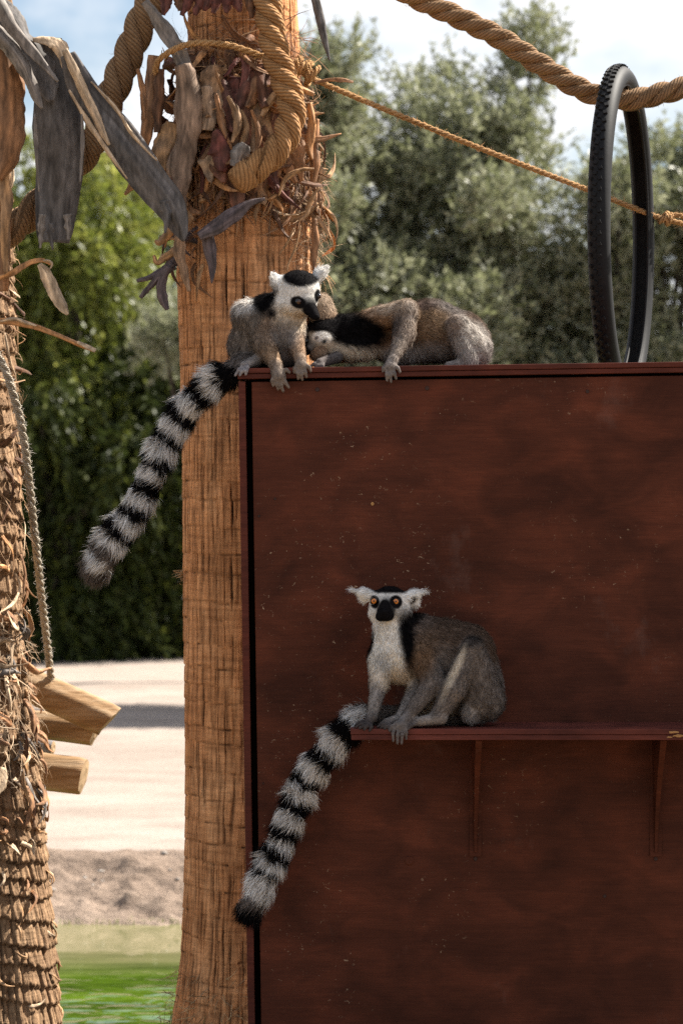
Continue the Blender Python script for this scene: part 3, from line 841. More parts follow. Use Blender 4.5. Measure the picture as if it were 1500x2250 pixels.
S_(palm2, [(0, 706), (30, 700), (60, 710), (80, 716)], [5, 8, 8, 3], YH - 0.04, 'pale', curl=0.4, n=14)
for pts, ww, cc in (([(92, 470), (90, 505), (88, 545)], [16, 15, 4], 'grey'), ([(112, 490), (112, 525), (116, 548)], [14, 12, 3], 'slate'), ([(146, 470), (150, 500), (150, 526)], [16, 14, 5], 'grey'),
                    ([(360, 440), (366, 480), (362, 512)], [22, 16, 3], 'slate'), ([(152, 196), (190, 262), (236, 330), (280, 392)], [6, 12, 11, 3], 'pale'), ([(76, 250), (80, 330), (86, 420)], [5, 9, 4], 'grey'),  # the long pale strip paints the sunlit edge of the slanting leaf
                    ([(180, 250), (181, 320), (176, 400)], [4, 9, 4], 'grey'), ([(200, 178), (250, 232), (300, 305), (345, 352)], [4, 8, 8, 3], 'pale')):
    S_(palm2, pts, ww, YH - 0.075, cc, name='leaf_shred', curl=0.4, thick=0.003, n=16, ragged=0.35)  # the long pale strip among these stands for a sunlit edge
# --- main palm
YF = 8.40
S_(palm, [(318, 2), (350, 48), (385, 100), (408, 150), (424, 192)], [16, 32, 34, 32, 20], YF, 'grey', label="flat grey stalk sticking up to the left", curl=0.1, thick=0.010, n=24, face=(-0.2, -1, 0.2))
S_(palm, [(400, 140), (412, 200), (414, 260), (400, 330), (392, 400), (390, 480)], [44, 60, 58, 56, 50, 30], YF - 0.02, (0.22, 0.145, 0.10), curl=0.3, thick=0.009, n=30, m=9, face=(-0.2, -1, 0.1))
S_(palm, [(376, 268), (362, 300), (347, 335), (344, 372)], [30, 46, 46, 34], YF + 0.02, 'tan', curl=0.2, thick=0.006, n=18, face=(-0.3, -1, 0.1))
S_(palm, [(336, 120), (326, 190), (318, 260), (312, 332)], [26, 36, 38, 20], YF + 0.05, 'brown', curl=0.3, thick=0.006, n=20, face=(-0.3, -1, 0))
S_(palm, [(352, 150), (346, 220), (344, 290)], [20, 26, 14], YF + 0.02, 'dark', curl=0.3, n=18)
S_(palm, [(302, 150), (312, 190), (316, 240), (318, 262)], [10, 14, 12, 4], YF + 0.04, 'brown', curl=0.3, n=16)
S_(palm, [(452, 188), (455, 220), (456, 255), (452, 285)], [20, 36, 38, 28], YF - 0.01, (0.30, 0.20, 0.13), curl=0.3, thick=0.008, n=18, face=(0, -1, 0.2))
S_(palm, [(474, 285), (486, 312), (494, 340), (488, 376)], [14, 52, 62, 20], YF - 0.03, 'red', label="dark purplish red leaf base", curl=0.3, thick=0.010, n=20, m=9)
S_(palm, [(500, 210), (516, 240), (519, 275), (508, 312)], [8, 18, 20, 8], YF - 0.05, (0.26, 0.15, 0.075), curl=0.5, thick=0.006, n=20)
S_(palm, [(474, 205), (484, 250), (494, 290), (512, 330)], [8, 16, 14, 5], YF - 0.03, 'brown', curl=0.5, n=20)
S_(palm, [(530, 240), (540, 270), (538, 300), (525, 325)], [7, 15, 16, 6], YF - 0.03, (0.26, 0.15, 0.075), curl=0.5, n=20)
S_(palm, [(552, 240), (566, 275), (570, 310), (560, 340)], [7, 14, 14, 6], YF - 0.02, 'brown', curl=0.5, n=20)
S_(palm, [(540, 316), (528, 334), (516, 366)], [24, 40, 22], YF - 0.05, 'grey', curl=0.2, n=16)
S_(palm, [(582, 436), (548, 446), (512, 470), (476, 494), (436, 518)], [5, 20, 36, 38, 20], YF - 0.10, 'purple', name='dry_leaf', label="stiff purplish grey leaf sticking out across the trunk", curl=0.12, thick=0.009, n=26, m=9, face=(0, -0.9, 0.45))
S_(palm, [(455, 505), (459, 540), (466, 580), (465, 622)], [26, 30, 20, 3], YF - 0.08, 'purple', name='dry_leaf', curl=0.15, thick=0.005, n=20)
S_(palm, [(392, 560), (362, 590), (332, 606), (300, 616)], [26, 22, 15, 8], YF + 0.02, 'purple', curl=0.3, n=20)
S_(palm, [(380, 580), (350, 606), (324, 636), (308, 654)], [22, 18, 13, 8], YF + 0.01, 'purple', curl=0.3, n=20)
S_(palm, [(372, 586), (355, 615), (356, 650), (368, 680)], [14, 20, 22, 10], YF, 'purple', curl=0.3, n=20)
S_(palm, [(400, 540), (366, 560), (346, 575), (338, 560)], [20, 18, 13, 6], YF + 0.02, 'tan', curl=0.4, n=20)
S_(palm, [(420, 470), (380, 500), (352, 530), (340, 528)], [30, 22, 16, 6], YF, 'tan', curl=0.4, n=20)
S_(palm, [(400, 500), (392, 540), (402, 590), (415, 640)], [24, 26, 20, 8], YF - 0.03, (0.28, 0.17, 0.10), curl=0.3, n=22)
S_(palm, [(690, -15), (702, 35), (714, 90), (724, 132)], [18, 20, 14, 4], YF, 'slate', name='dry_leaf', label="narrow dark leaf hanging free at the top", curl=0.25, n=22)
S_(palm, [(690, 180), (725, 172), (752, 172), (776, 178)], [8, 10, 16, 8], YF + 0.1, 'brown', curl=0.3, n=18, face=(0, -0.8, 0.6))
S_(palm, [(690, 205), (640, 190), (600, 215), (575, 255)], [10, 18, 18, 8], YF - 0.02, 'tan', curl=0.4, n=20)
S_(palm, [(690, 370), (660, 372), (628, 392), (612, 430)], [4, 10, 11, 3], YF - 0.04, 'tan', curl=0.4, n=20)
S_(palm, [(700, 410), (682, 440), (672, 470), (655, 486)], [5, 10, 9, 3], YF + 0.02, 'tan', curl=0.4, n=20)
S_(palm, [(695, 260), (690, 310), (692, 360), (684, 410)], [14, 22, 22, 10], YF + 0.08, 'brown', curl=0.4, n=22)
S_(palm, [(680, 225), (686, 270), (680, 320), (686, 350)], [10, 20, 18, 6], YF + 0.04, 'orange', curl=0.4, n=22)
S_(palm, [(690, 480), (693, 520), (688, 570), (690, 600)], [10, 16, 14, 6], YF + 0.06, 'brown', curl=0.4, n=20)
S_(palm, [(645, 500), (632, 530), (612, 560)], [3, 5, 2], YF - 0.02, 'tan', curl=0.4, n=14)
S_(palm, [(660, 495), (650, 540), (635, 575), (630, 596)], [3, 5, 4, 2], YF - 0.02, 'tan', curl=0.4, n=14)
rq = np.random.default_rng(99)
for q in range(40):                                  # old leaf bases packed against the trunk
    x = rq.uniform(390, 640); y = rq.uniform(130, 350); L = rq.uniform(70, 160); a = rq.normal(0, 0.35)
    S_(palm, [(x, y), (x + a * L * 0.4, y + L * 0.4), (x + a * L * 0.9, y + L)], [rq.uniform(20, 36), rq.uniform(26, 56), rq.uniform(4, 18)], YF + rq.uniform(-0.005, 0.035) + 0.0005 * abs(x - 520), ['dark', 'brown', 'red', 'brown', 'tan'][rq.integers(5)], curl=0.3, thick=0.006, n=16, ragged=0.3, twist=rq.normal(0, 0.6))
for q in range(24):                                  # broad husks lapping over one another
    x = rq.uniform(395, 600); y = 135 + 200 * q / 24 + rq.uniform(-15, 15); L = rq.uniform(80, 150); a = rq.normal(0, 0.3)
    dz = 0.02 + 0.012 * rq.uniform()
    S_(palm, [(x, y, 0), (x + a * L * 0.4, y + L * 0.4, dz), (x + a * L * 0.8, y + L * 0.8, dz * 1.3), (x + a * L, y + L, dz * 2.2)], [rq.uniform(26, 44), rq.uniform(34, 62), rq.uniform(22, 40), rq.uniform(3, 12)], YF + 0.015 + 0.0004 * abs(x - 520),
       [(0.20, 0.095, 0.045), (0.15, 0.062, 0.036), (0.27, 0.15, 0.075), (0.30, 0.19, 0.11), (0.11, 0.045, 0.032)][rq.integers(5)], curl=rq.uniform(0.25, 0.55), thick=0.006, n=14, ragged=0.3, twist=rq.normal(0, 0.5), wavy=0.06)
for q in range(9):                                   # dark red-brown stubs at the very top
    x = 370 + q * 22 + random.uniform(-6, 6)
    S_(palm, [(x + random.uniform(-12, 12), -22), (x, 0), (x + random.uniform(-16, 10), 22 + random.uniform(0, 18))], [22, 28, 8], YF + 0.01, random.choice(['red', 'brown', 'dark']), curl=0.4, n=12)

def surf(tab, Yc, th, py, extra):
    """point on a palm's surface at angle th (0 faces the camera) and picture height py"""
    P_, c_, r_ = [np.array(v, float) for v in zip(*tab)]
    o = np.argsort(P_)
    R = np.interp(py, P_[o], r_[o]) / FPX * Yc + extra
    x = (np.interp(py, P_[o], c_[o]) - CX) / FPX * Yc
    return np.array([x + R * math.sin(th), Yc - R * math.cos(th), CAMZ + (CY - py) / FPX * Yc])

def shreds(parent, tab, Yc, n, pyr, thr, colours, seed, lr=(0.05, 0.15), wr=(0.008, 0.03), lift=0.05, down=0.8, out0=0.0):
    r = np.random.default_rng(seed)
    for q in range(n):
        py = r.uniform(*pyr); th = r.uniform(*thr)
        p0 = surf(tab, Yc, th, py, out0 * r.uniform(0, 1))
        nrm = np.array([math.sin(th), -math.cos(th), 0.0]); tg = np.array([math.cos(th), math.sin(th), 0.0])
        a = r.normal(0, 0.75) if r.uniform() < down else r.uniform(-3, 3)
        d = tg * math.sin(a) - np.array([0, 0, 1]) * math.cos(a)
        L = r.uniform(*lr); lf = r.uniform(0.1, 1) * lift
        side = np.cross(d, nrm) * r.normal(0, 0.28)
        P = [p0 - nrm * 0.008, p0 + d * L * 0.35 + nrm * lf * 0.8, p0 + (d + side) * L * 0.7 + nrm * lf, p0 + (d * 0.95 + side * 1.8) * L + nrm * lf * r.uniform(-0.2, 1.6)]
        w = r.uniform(*wr) * 0.8; L *= 1.15
        c = np.array(PAL[colours[r.integers(len(colours))]]) * r.uniform(0.7, 1.3)
        V, Q, cc = strip(P, [w * 1.1, w, w * r.uniform(0.5, 0.9), w * r.uniform(0.02, 0.3)], face=nrm + [0, 0, 0.2], curl=r.uniform(0.0, 0.35), thick=0.0022, seed=seed + q, col=c, m=6, n=11, ragged=0.28, twist=r.normal(0, 0.9), wavy=0.05)
        part("leaf_shred", V, M['dry'], parent, quads=Q, col=cc)

def fibres(parent, tab, Yc, n, pyr, thr, seed, lr=(0.04, 0.16), w=0.0008, col=(0.34, 0.19, 0.09), spread=0.8, lift=0.03, out0=0.02):
    r = np.random.default_rng(seed)
    py = r.uniform(*pyr, n); th = r.uniform(*thr, n)
    P_, c_, r_ = [np.array(v, float) for v in zip(*tab)]; o = np.argsort(P_)
    R = np.interp(py, P_[o], r_[o]) / FPX * Yc + r.uniform(-0.003, out0, n)
    x = (np.interp(py, P_[o], c_[o]) - CX) / FPX * Yc
    nrm = np.stack([np.sin(th), -np.cos(th), np.zeros(n)], 1); tg = np.stack([np.cos(th), np.sin(th), np.zeros(n)], 1)
    p = np.stack([x, np.full(n, Yc), CAMZ + (CY - py) / FPX * Yc], 1) + nrm * R[:, None]
    cl = vnoise(np.column_stack([th * 4, py * 0.03]), seed + 1, 2, 1.0) * 1.6
    a = cl + r.normal(0, spread, n)
    d = tg * np.sin(a)[:, None] - np.array([0, 0, 1.0]) * np.cos(a)[:, None]
    L = r.uniform(*lr, n)[:, None]; lf = (r.uniform(0, 1, n) ** 2 * lift)[:, None]
    bend = np.cross(d, nrm) * r.normal(0, 0.35, (n, 1))
    pts = [p, p + d * L * 0.33 + nrm * lf * 0.8 + bend * L * 0.05, p + d * L * 0.67 + nrm * lf * 1.2 + bend * L * 0.25, p + d * L + nrm * lf * r.uniform(-0.3, 2, (n, 1)) + bend * L * 0.6]
    sdv = np.cross(d, nrm) * w * r.uniform(0.6, 1.6, (n, 1))
    V = np.stack([pts[0] - sdv, pts[0] + sdv, pts[1] - sdv, pts[1] + sdv, pts[2] - sdv * 0.8, pts[2] + sdv * 0.8, pts[3]], 1).reshape(-1, 3)
    k = np.arange(n)[:, None] * 7
    Q = np.vstack([k + np.array([[0, 1, 3, 2]]), k + np.array([[2, 3, 5, 4]])]); T = k + np.array([[4, 5, 6]])
    c = np.array(col)[None, :] * r.uniform(0.45, 1.55, (n, 1)) * np.array([1, 1, 1]) + r.uniform(0, 0.06, (n, 1))
    part("fibre", V, M['fibre'], parent, kind='stuff', quads=Q, tris=T, col=np.repeat(c, 7, 0), smooth=False)

shreds(palm, main_tab, YP, 130, (100, 440), (-1.5, 0.5), ['brown', 'tan', 'dark', 'red', 'brown', 'orange', 'dark', 'dark'], 901, (0.07, 0.19), (0.018, 0.050), 0.045, 0.85, 0.05)
shreds(palm, main_tab, YP, 70, (200, 500), (0.2, 1.75), ['tan', 'orange', 'brown', 'brown', 'dark'], 1203, (0.06, 0.15), (0.008, 0.026), 0.04, 0.7, 0.03)
shreds(palm, main_tab, YP, 30, (430, 600), (-1.7, -0.6), ['brown', 'tan', 'purple', 'dark'], 1507, (0.05, 0.12), (0.008, 0.02), 0.05, 0.6, 0.01)
shreds(palm, main_tab, YP, 26, (360, 460), (-0.9, 1.0), ['tan', 'brown', 'orange', 'pale'], 1603, (0.05, 0.11), (0.006, 0.014), 0.035, 0.4, 0.015)
fibres(palm, main_tab, YP, 1100, (60, 500), (-1.7, 1.8), 1701, w=0.0010, spread=0.5, col=(0.23, 0.115, 0.052))
fibres(palm, main_tab, YP, 420, (100, 500), (-1.7, 1.8), 1711, w=0.0010, spread=0.5, col=(0.40, 0.23, 0.11), out0=0.035)
fibres(palm, main_tab, YP, 320, (330, 600), (0.7, 1.8), 1702, col=(0.50, 0.34, 0.20), lift=0.035)
fibres(palm, main_tab, YP, 260, (2120, 2300), (-1.8, 0.6), 1703, (0.02, 0.06), 0.0009, (0.36, 0.24, 0.12), 0.9, 0.04, 0.015)
fibres(palm, main_tab, YP, 30, (1250, 1275), (-1.75, -1.2), 1704, (0.01, 0.03), 0.0012, (0.40, 0.25, 0.12), 0.9, 0.03, 0.005)
shreds(palm2, left_tab, YL, 70, (1330, 1760), (0.1, 1.75), ['tan', 'pale', 'brown', 'grey', 'dark', 'brown'], 2001, (0.05, 0.14), (0.014, 0.036), 0.03, 0.75, 0.012)
shreds(palm2, left_tab, YL, 40, (1760, 2290), (0.2, 1.75), ['tan', 'pale', 'brown', 'tan'], 2203, (0.03, 0.07), (0.008, 0.018), 0.018, 0.95, 0.008)
shreds(palm2, left_tab, YL, 45, (120, 1330), (0.2, 1.75), ['tan', 'orange', 'brown', 'dark', 'pale'], 2405, (0.05, 0.17), (0.008, 0.026), 0.02, 0.9, 0.012)
fibres(palm2, left_tab, YL, 420, (1330, 1720), (0.1, 1.9), 2601, (0.03, 0.10), 0.0009, (0.42, 0.30, 0.19), 0.9, 0.03)
fibres(palm2, left_tab, YL, 260, (500, 1330), (0.1, 1.9), 2602, (0.03, 0.12), 0.0009, (0.42, 0.25, 0.13), 0.5, 0.02, 0.01)
# grass tufts at the foot of the palm
r = np.random.default_rng(88)
n = 120
a = r.uniform(-2.0, 0.4, n)
b = np.stack([W(553, 0, YP)[0] + 0.25 * np.sin(a) + r.normal(0, 0.012, n), YP - 0.25 * np.cos(a), r.uniform(0.34, 0.44, n)], 1)
V, Q, T, f = blades(b, 0.12, 0.0022, 0.9, 89)
thing("grass_tuft", V, M['grass'], None, None, kind='stuff', quads=Q, tris=T, extra=f, smooth=False)

# ------------------------------------------------------------------ the wooden wall (a tall box of stained plywood) with its shelf
RO = math.radians(0.85)
E1 = np.array([math.cos(RO), 0, math.sin(RO)]); E2 = np.array([math.sin(RO), 0, -math.cos(RO)])
O0 = W(523, 809, 7.985)
def bpt(u, v, y):
    return np.array([O0[0], y, O0[2]]) + E1 * u + E2 * v
def bbox(u0, u1, v0, v1, y0, y1):
    b = box_v(u0, u1, y0, y1, v0, v1)
    V = np.array([bpt(p[0], p[2], p[1]) for p in b])
    return V, BOXQ[:, ::-1]
wall = empty("wooden_wall", (O0[0] + 0.95, 8.2, 0.35), "tall red-brown plywood box wall with a narrow shelf, scuffed and flecked", "wooden wall")
HB, WB = 2.08, 1.92
for nm, bx_, mt in (("top_board", (-0.004, WB, 0.0, 0.014, 7.984, 8.40), 'trim'), ("top_board", (-0.002, WB, 0.0150, 0.029, 7.988, 8.398), 'trim'),
                    ("corner_post", (0.0, 0.019, 0.036, HB, 7.990, 8.06), 'trim'), ("front_panel", (0.036, WB - 0.02, 0.037, HB, 8.0, 8.02), 'panel'),
                    ("side_panel", (0.001, 0.019, 0.036, HB, 8.063, 8.38), 'panel'), ("side_panel", (WB - 0.018, WB, 0.036, HB, 8.0, 8.38), 'panel'),
                    ("back_panel", (0.021, WB - 0.02, 0.036, HB, 8.36, 8.378), 'panel'), ("backing_board", (0.0205, WB - 0.02, 0.0305, HB, 8.06, 8.075), 'dark')):
    V, Q = bbox(*bx_)
    o = part(nm, V, M[mt], wall, quads=Q, smooth=False)
    bevel_obj(o, 0.0018, 2)
def disc(u, v, rad, y, h=0.003, sides=14, dish=0.0):
    a = np.linspace(0, 2 * np.pi, sides, endpoint=False)
    c = bpt(u, v, y)
    rings = []
    for (rr, yy) in ((rad, 0), (rad * 0.92, -h), (rad * 0.5, -h + dish)):
        rings.append(c + np.stack([np.cos(a) * rr, np.full(sides, yy), np.sin(a) * rr], 1))
    V = np.vstack(rings + [[c + [0, -h + dish, 0]]])
    k = np.arange(sides); k2 = (k + 1) % sides
    Q = np.vstack([np.stack([k, k2, sides + k2, sides + k], 1), np.stack([sides + k, sides + k2, 2 * sides + k2, 2 * sides + k], 1)])
    T = np.stack([2 * sides + k, 2 * sides + k2, np.full(sides, 3 * sides)], 1)
    return V, Q, T
def on_panel(px, py):
    p = W(px, py, 8.0) - np.array([O0[0], 8.0, O0[2]])
    return p @ E1, p @ E2
for (px, py, rad, mt) in ((899, 1892, 0.0135, 'panel'), (938, 853, 0.006, 'screw'), (697, 856, 0.006, 'screw'), (604, 1096, 0.0035, 'screw'), (569, 1134, 0.0035, 'screw'),
                          (818, 1107, 0.005, 'raw'), (1328, 1970, 0.005, 'screw'), (1290, 860, 0.005, 'screw'), (578, 1722, 0.003, 'screw')):
    u, v = on_panel(px, py)
    V, Q, T = disc(u, v, rad, 8.0, 0.0022, 14, 0.0012)
    part("screw_head", V, M[mt], wall, quads=Q, tris=T)
# shelf: two sheets of plywood, level
sx0, sz = W(770, 1602, 7.74)[0], W(770, 1602, 7.74)[2]
sx1 = O0[0] + WB - 0.05
bag = Bag()
bag.add(box_v(sx0, sx1, 7.740, 7.998, sz - 0.0150, sz), Q=BOXQ)
bag.add(box_v(sx0 + 0.002, sx1, 7.743, 7.998, sz - 0.0300, sz - 0.0158), Q=BOXQ)
shelf = part("shelf", bag.verts(), M['shelf'], wall, smooth=False, **bag.kw())
bevel_obj(shelf, 0.0016, 2)
def bracket(px, py_end):
    x, _, zt = W(px, 1628, 8.0); ze = W(px, py_end, 8.0)[2]
    bag = Bag()
    bag.add(box_v(x - 0.016, x + 0.016, 7.994, 7.9995, ze, sz - 0.0305), Q=BOXQ)
    n = 12; t = np.linspace(0, 1, n)
    zz = sz - 0.036 + (ze + 0.012 - (sz - 0.036)) * t
    dep = 0.19 * (1 - t) ** 1.7 + 0.006
    hw = 0.012 - 0.007 * t
    V = np.vstack([np.stack([x - hw, np.full(n, 7.9945), zz], 1), np.stack([x - hw * 0.7, 7.9945 - dep, zz], 1), np.stack([x + hw * 0.7, 7.9945 - dep, zz], 1), np.stack([x + hw, np.full(n, 7.9945), zz], 1)])
    k = np.arange(n - 1); Q = []
    for a in range(3): Q.append(np.stack([a * n + k, (a + 1) * n + k, (a + 1) * n + k + 1, a * n + k + 1], 1))
    bag.add(V, Q=np.vstack(Q), T=[[0, 3 * n, 2 * n], [0, 2 * n, n]])
    bag.add(box_v(x - 0.011, x + 0.011, 7.79, 7.994, sz - 0.0345, sz - 0.0305), Q=BOXQ)
    o = part("bracket", bag.verts(), M['panel'], shelf, smooth=False, **bag.kw())
    u, v = on_panel(px, py_end + 6)
    V, Q, T = disc(u, v, 0.0055, 8.0, 0.004, 12, 0.002)
    part("screw_head", V, M['screw'], shelf, quads=Q, tris=T)
bracket(1044, 1882)
bracket(1440, 1882)
# worn bare edge at the right
r = np.random.default_rng(5)
for (px, py, w_, h_) in ((1478, 1609, 26, 6), (1490, 1617, 30, 7), (1470, 1620, 14, 4)):
    c = W(px, py, 7.74); s_ = 7.74 / FPX
    a = np.linspace(0, 2 * np.pi, 14, endpoint=False)
    rr = r.uniform(0.6, 1.1, 14)
    V = np.vstack([np.stack([c[0] + np.cos(a) * rr * w_ * s_ / 2, np.full(14, 7.7385), c[2] + np.sin(a) * rr * h_ * s_ / 2], 1), [[c[0], 7.7378, c[2]]]])
    k = np.arange(14)
    part("worn_patch", V, M['raw'], shelf, tris=np.stack([k, (k + 1) % 14, np.full(14, 14)], 1), smooth=False)

# ------------------------------------------------------------------ ropes
def rope_strands(P, R, pitch, steps=None, nstr=3, sides=12, phase=0.0):
    L = np.linalg.norm(np.diff(P, axis=0), axis=1).sum()
    n = steps or int(max(24, L / (R * 0.28)))
    C = spline(P, n); T, N, B = frames(C)
    d = np.concatenate([[0], np.cumsum(np.linalg.norm(np.diff(C, axis=0), axis=1))])
    out = []
    for k in range(nstr):
        a = -2 * np.pi * d / pitch + 2 * np.pi * k / nstr + phase
        Q = C + (N * np.cos(a)[:, None] + B * np.sin(a)[:, None]) * R * 0.50
        out.append(tube(Q, R * 0.525, sides))
    return out

def fuzz(P, R, n, seed, col, lr=(0.008, 0.025)):
    """loose fibres standing off a rope"""
    r = np.random.default_rng(seed)
    C = spline(P, 200); T, N, B = frames(C)
    i = r.integers(0, 200, n); a = r.uniform(0, 2 * np.pi, n)
    d = N[i] * np.cos(a)[:, None] + B[i] * np.sin(a)[:, None]
    p = C[i] + d * R * 0.85 + T[i] * r.normal(0, R * 0.3, (n, 1))
    q = unit(d * 0.8 + T[i] * r.normal(0, 0.8, (n, 1)) + r.normal(0, 0.3, (n, 3)))
    s = unit(np.cross(q, r.normal(size=(n, 3)))) * 0.0005
    L = r.uniform(*lr, (n, 1))
    m_ = p + q * L * 0.6; e = p + q * L + r.normal(0, 0.2, (n, 3)) * L
    V = np.stack([p - s, p + s, m_ - s, m_ + s, e], 1).reshape(-1, 3); k = np.arange(n)[:, None] * 5
    return V, k + np.array([[0, 1, 3, 2]]), k + np.array([[2, 3, 4]]), np.tile(np.array(col), (n * 5, 1))

def make_rope_thing(name, label, cat, P, R, pitch, mat, group=None, fz=200, fcol=(0.45, 0.28, 0.14), seed=1, flen=(0.008, 0.02)):
    P = np.asarray(P)
    t = empty(name, P[len(P) // 2], label, cat, group)
    for (V, Q, T, uv) in rope_strands(P, R, pitch):
        part("strand", V, mat, t, quads=Q, tris=T, uv=uv)
    V, Q, T, c = fuzz(P, R, fz, seed, fcol, flen)
    part("loose_fibre", V, M['fibre'], t, kind='stuff', quads=Q, tris=T, col=c, smooth=False)
    return t

TY = 8.78                                            # depth of the hanging tyre
pts = [W(x, y, TY) for (x, y) in ((820, -60), (905, -10), (1000, 34), (1100, 84), (1200, 150), (1270, 192), (1330, 214), (1390, 218), (1450, 205), (1510, 188), (1620, 140), (1760, 60))]
make_rope_thing("thick_rope", "thick twisted rope sagging across the sky at top right, holding the tyre", "rope", pts, 25 / FPX * TY, 140 / FPX * TY, M['rope_g'], "thick twisted ropes", 420, seed=3)
pts = [W(x, y, 8.55) for (x, y) in ((420, -190), (370, -80), (318, 30), (278, 130), (240, 220), (205, 310), (130, 400), (55, 480), (0, 520), (-70, 560))]
make_rope_thing("thick_rope", "thick brown rope slanting from the main palm down to the old palm, behind grey leaves", "rope", pts, 35 / FPX * 8.55, 175 / FPX * 8.55, M['rope_g'], "thick twisted ropes", 260, seed=4)
pts = [W(575, -120, 8.46), W(584, -40, 8.42), W(592, 40, 8.39), W(606, 120, 8.37), W(630, 190, 8.36), W(641, 245, 8.35), (W(622, 310, 8.33)), W(580, 356, 8.31), W(536, 386, 8.31)]
rp = make_rope_thing("thick_rope", "thick golden rope curling down the palm's front, ending in a cut frayed end", "rope", pts, 32 / FPX * 8.38, 150 / FPX * 8.38, M['rope'], "thick twisted ropes", 260, seed=5)
# bound, frayed end
e0, e1 = W(548, 380, 8.31), W(516, 402, 8.30)
V, Q, T, uv = tube(spline([e0, (e0 + e1) / 2, e1], 10), np.array([40, 39, 38, 37, 36, 36, 36, 35, 34, 31]) / FPX * 8.3 * 0.86, 22)
V = V + 0.0025 * vnoise(V, 9, 3, 60)[:, None] * unit(V - (e0 + e1) / 2)
part("frayed_end", V, M['rope'], rp, quads=Q, tris=T, uv=uv)

def cord(name, label, P, R, mat, fz, seed, fcol, knots=(), cat="rope"):
    P = np.asarray(P); bag = Bag()
    for st in rope_strands(P, R, R * 7, nstr=3, sides=7): bag.add(st[0], st[1], st[2], uv=st[3])
    for (c, ax, rr) in knots:
        ax = unit(np.array(ax)); u = unit(np.cross(ax, [0, 1, 0.3])); v = np.cross(ax, u)
        for q, (tilt, off) in enumerate(((0.5, -0.5), (-0.45, 0.35), (0.15, 0.9))):
            a = np.linspace(0, 2 * np.pi, 26)
            loop = c + ax * off * rr * 0.8 + (u[None, :] * np.cos(a)[:, None] + v[None, :] * np.sin(a)[:, None]) * rr + ax[None, :] * (np.cos(a) * tilt * rr)[:, None]
            for st in rope_strands(loop, R * 0.95, R * 7, steps=46, sides=7): bag.add(st[0], st[1], st[2], uv=st[3])
    V = bag.verts()
    t = empty(name, P[len(P) // 2], label, cat)
    part("cord", V, mat, t, **bag.kw())
    V, Q, T, c = fuzz(P, R, fz, seed, fcol, (0.006, 0.02))
    part("loose_fibre", V, M['fibre'], t, kind='stuff', quads=Q, tris=T, col=c, smooth=False)
    return t

# thin rope tied to the palm, running down to the right behind the tyre
pts = [W(620, 132, 8.47), W(662, 156, 8.50), W(700, 178, 8.55), W(900, 262, 8.7), W(1080, 335, 8.82), W(1300, 420, 8.98), W(1450, 478, 9.1), W(1530, 500, 9.16), W(1800, 590, 9.4)]
kx = W(1462, 479, 9.1)
cord("thin_rope", "thin orange sisal rope running from the palm down to the right, knotted beyond the tyre", pts, 0.0088, M['cord'], 600, 11, (0.6, 0.38, 0.2),
     knots=[(kx, (1, 0.1, -0.3), 0.016), (W(672, 158, 8.50), (0.9, 0.05, -0.5), 0.030), (W(650, 142, 8.47), (0.8, 0.05, -0.6), 0.024)])
pts = [kx + [0.01, 0, 0], W(1485, 472, 9.1), W(1510, 478, 9.1), W(1560, 490, 9.12)]
cord("rope_tail", "short loose tail of rope beside the knot at the right edge", pts, 0.0085, M['cord'], 60, 12, (0.6, 0.38, 0.2))
pts = [W(340, 160, 8.42), W(352, 128, 8.38), W(400, 100, 8.36), W(450, 93, 8.37), W(510, 100, 8.40), W(575, 122, 8.42), W(620, 135, 8.46)]
cord("thin_rope", "thin ochre cord tied round the front of the main palm trunk near the top", pts, 0.0095, M['cord'], 160, 13, (0.5, 0.3, 0.12))
YG = 9.25
pts = [W(-60, 700, 8.5), W(0, 790, 8.52), W(24, 850, 8.55), W(46, 930, 8.62), W(62, 1040, 8.72), W(76, 1170, 8.85), W(90, 1300, 9.0), W(103, 1410, 9.12), W(113, 1495, 9.22), W(117, 1522, 9.25)]
cord("hanging_rope", "pale grey rope hanging in front of the old palm, tied into the upper log", pts, 0.0125, M['cord_g'], 700, 14, (0.7, 0.65, 0.58))

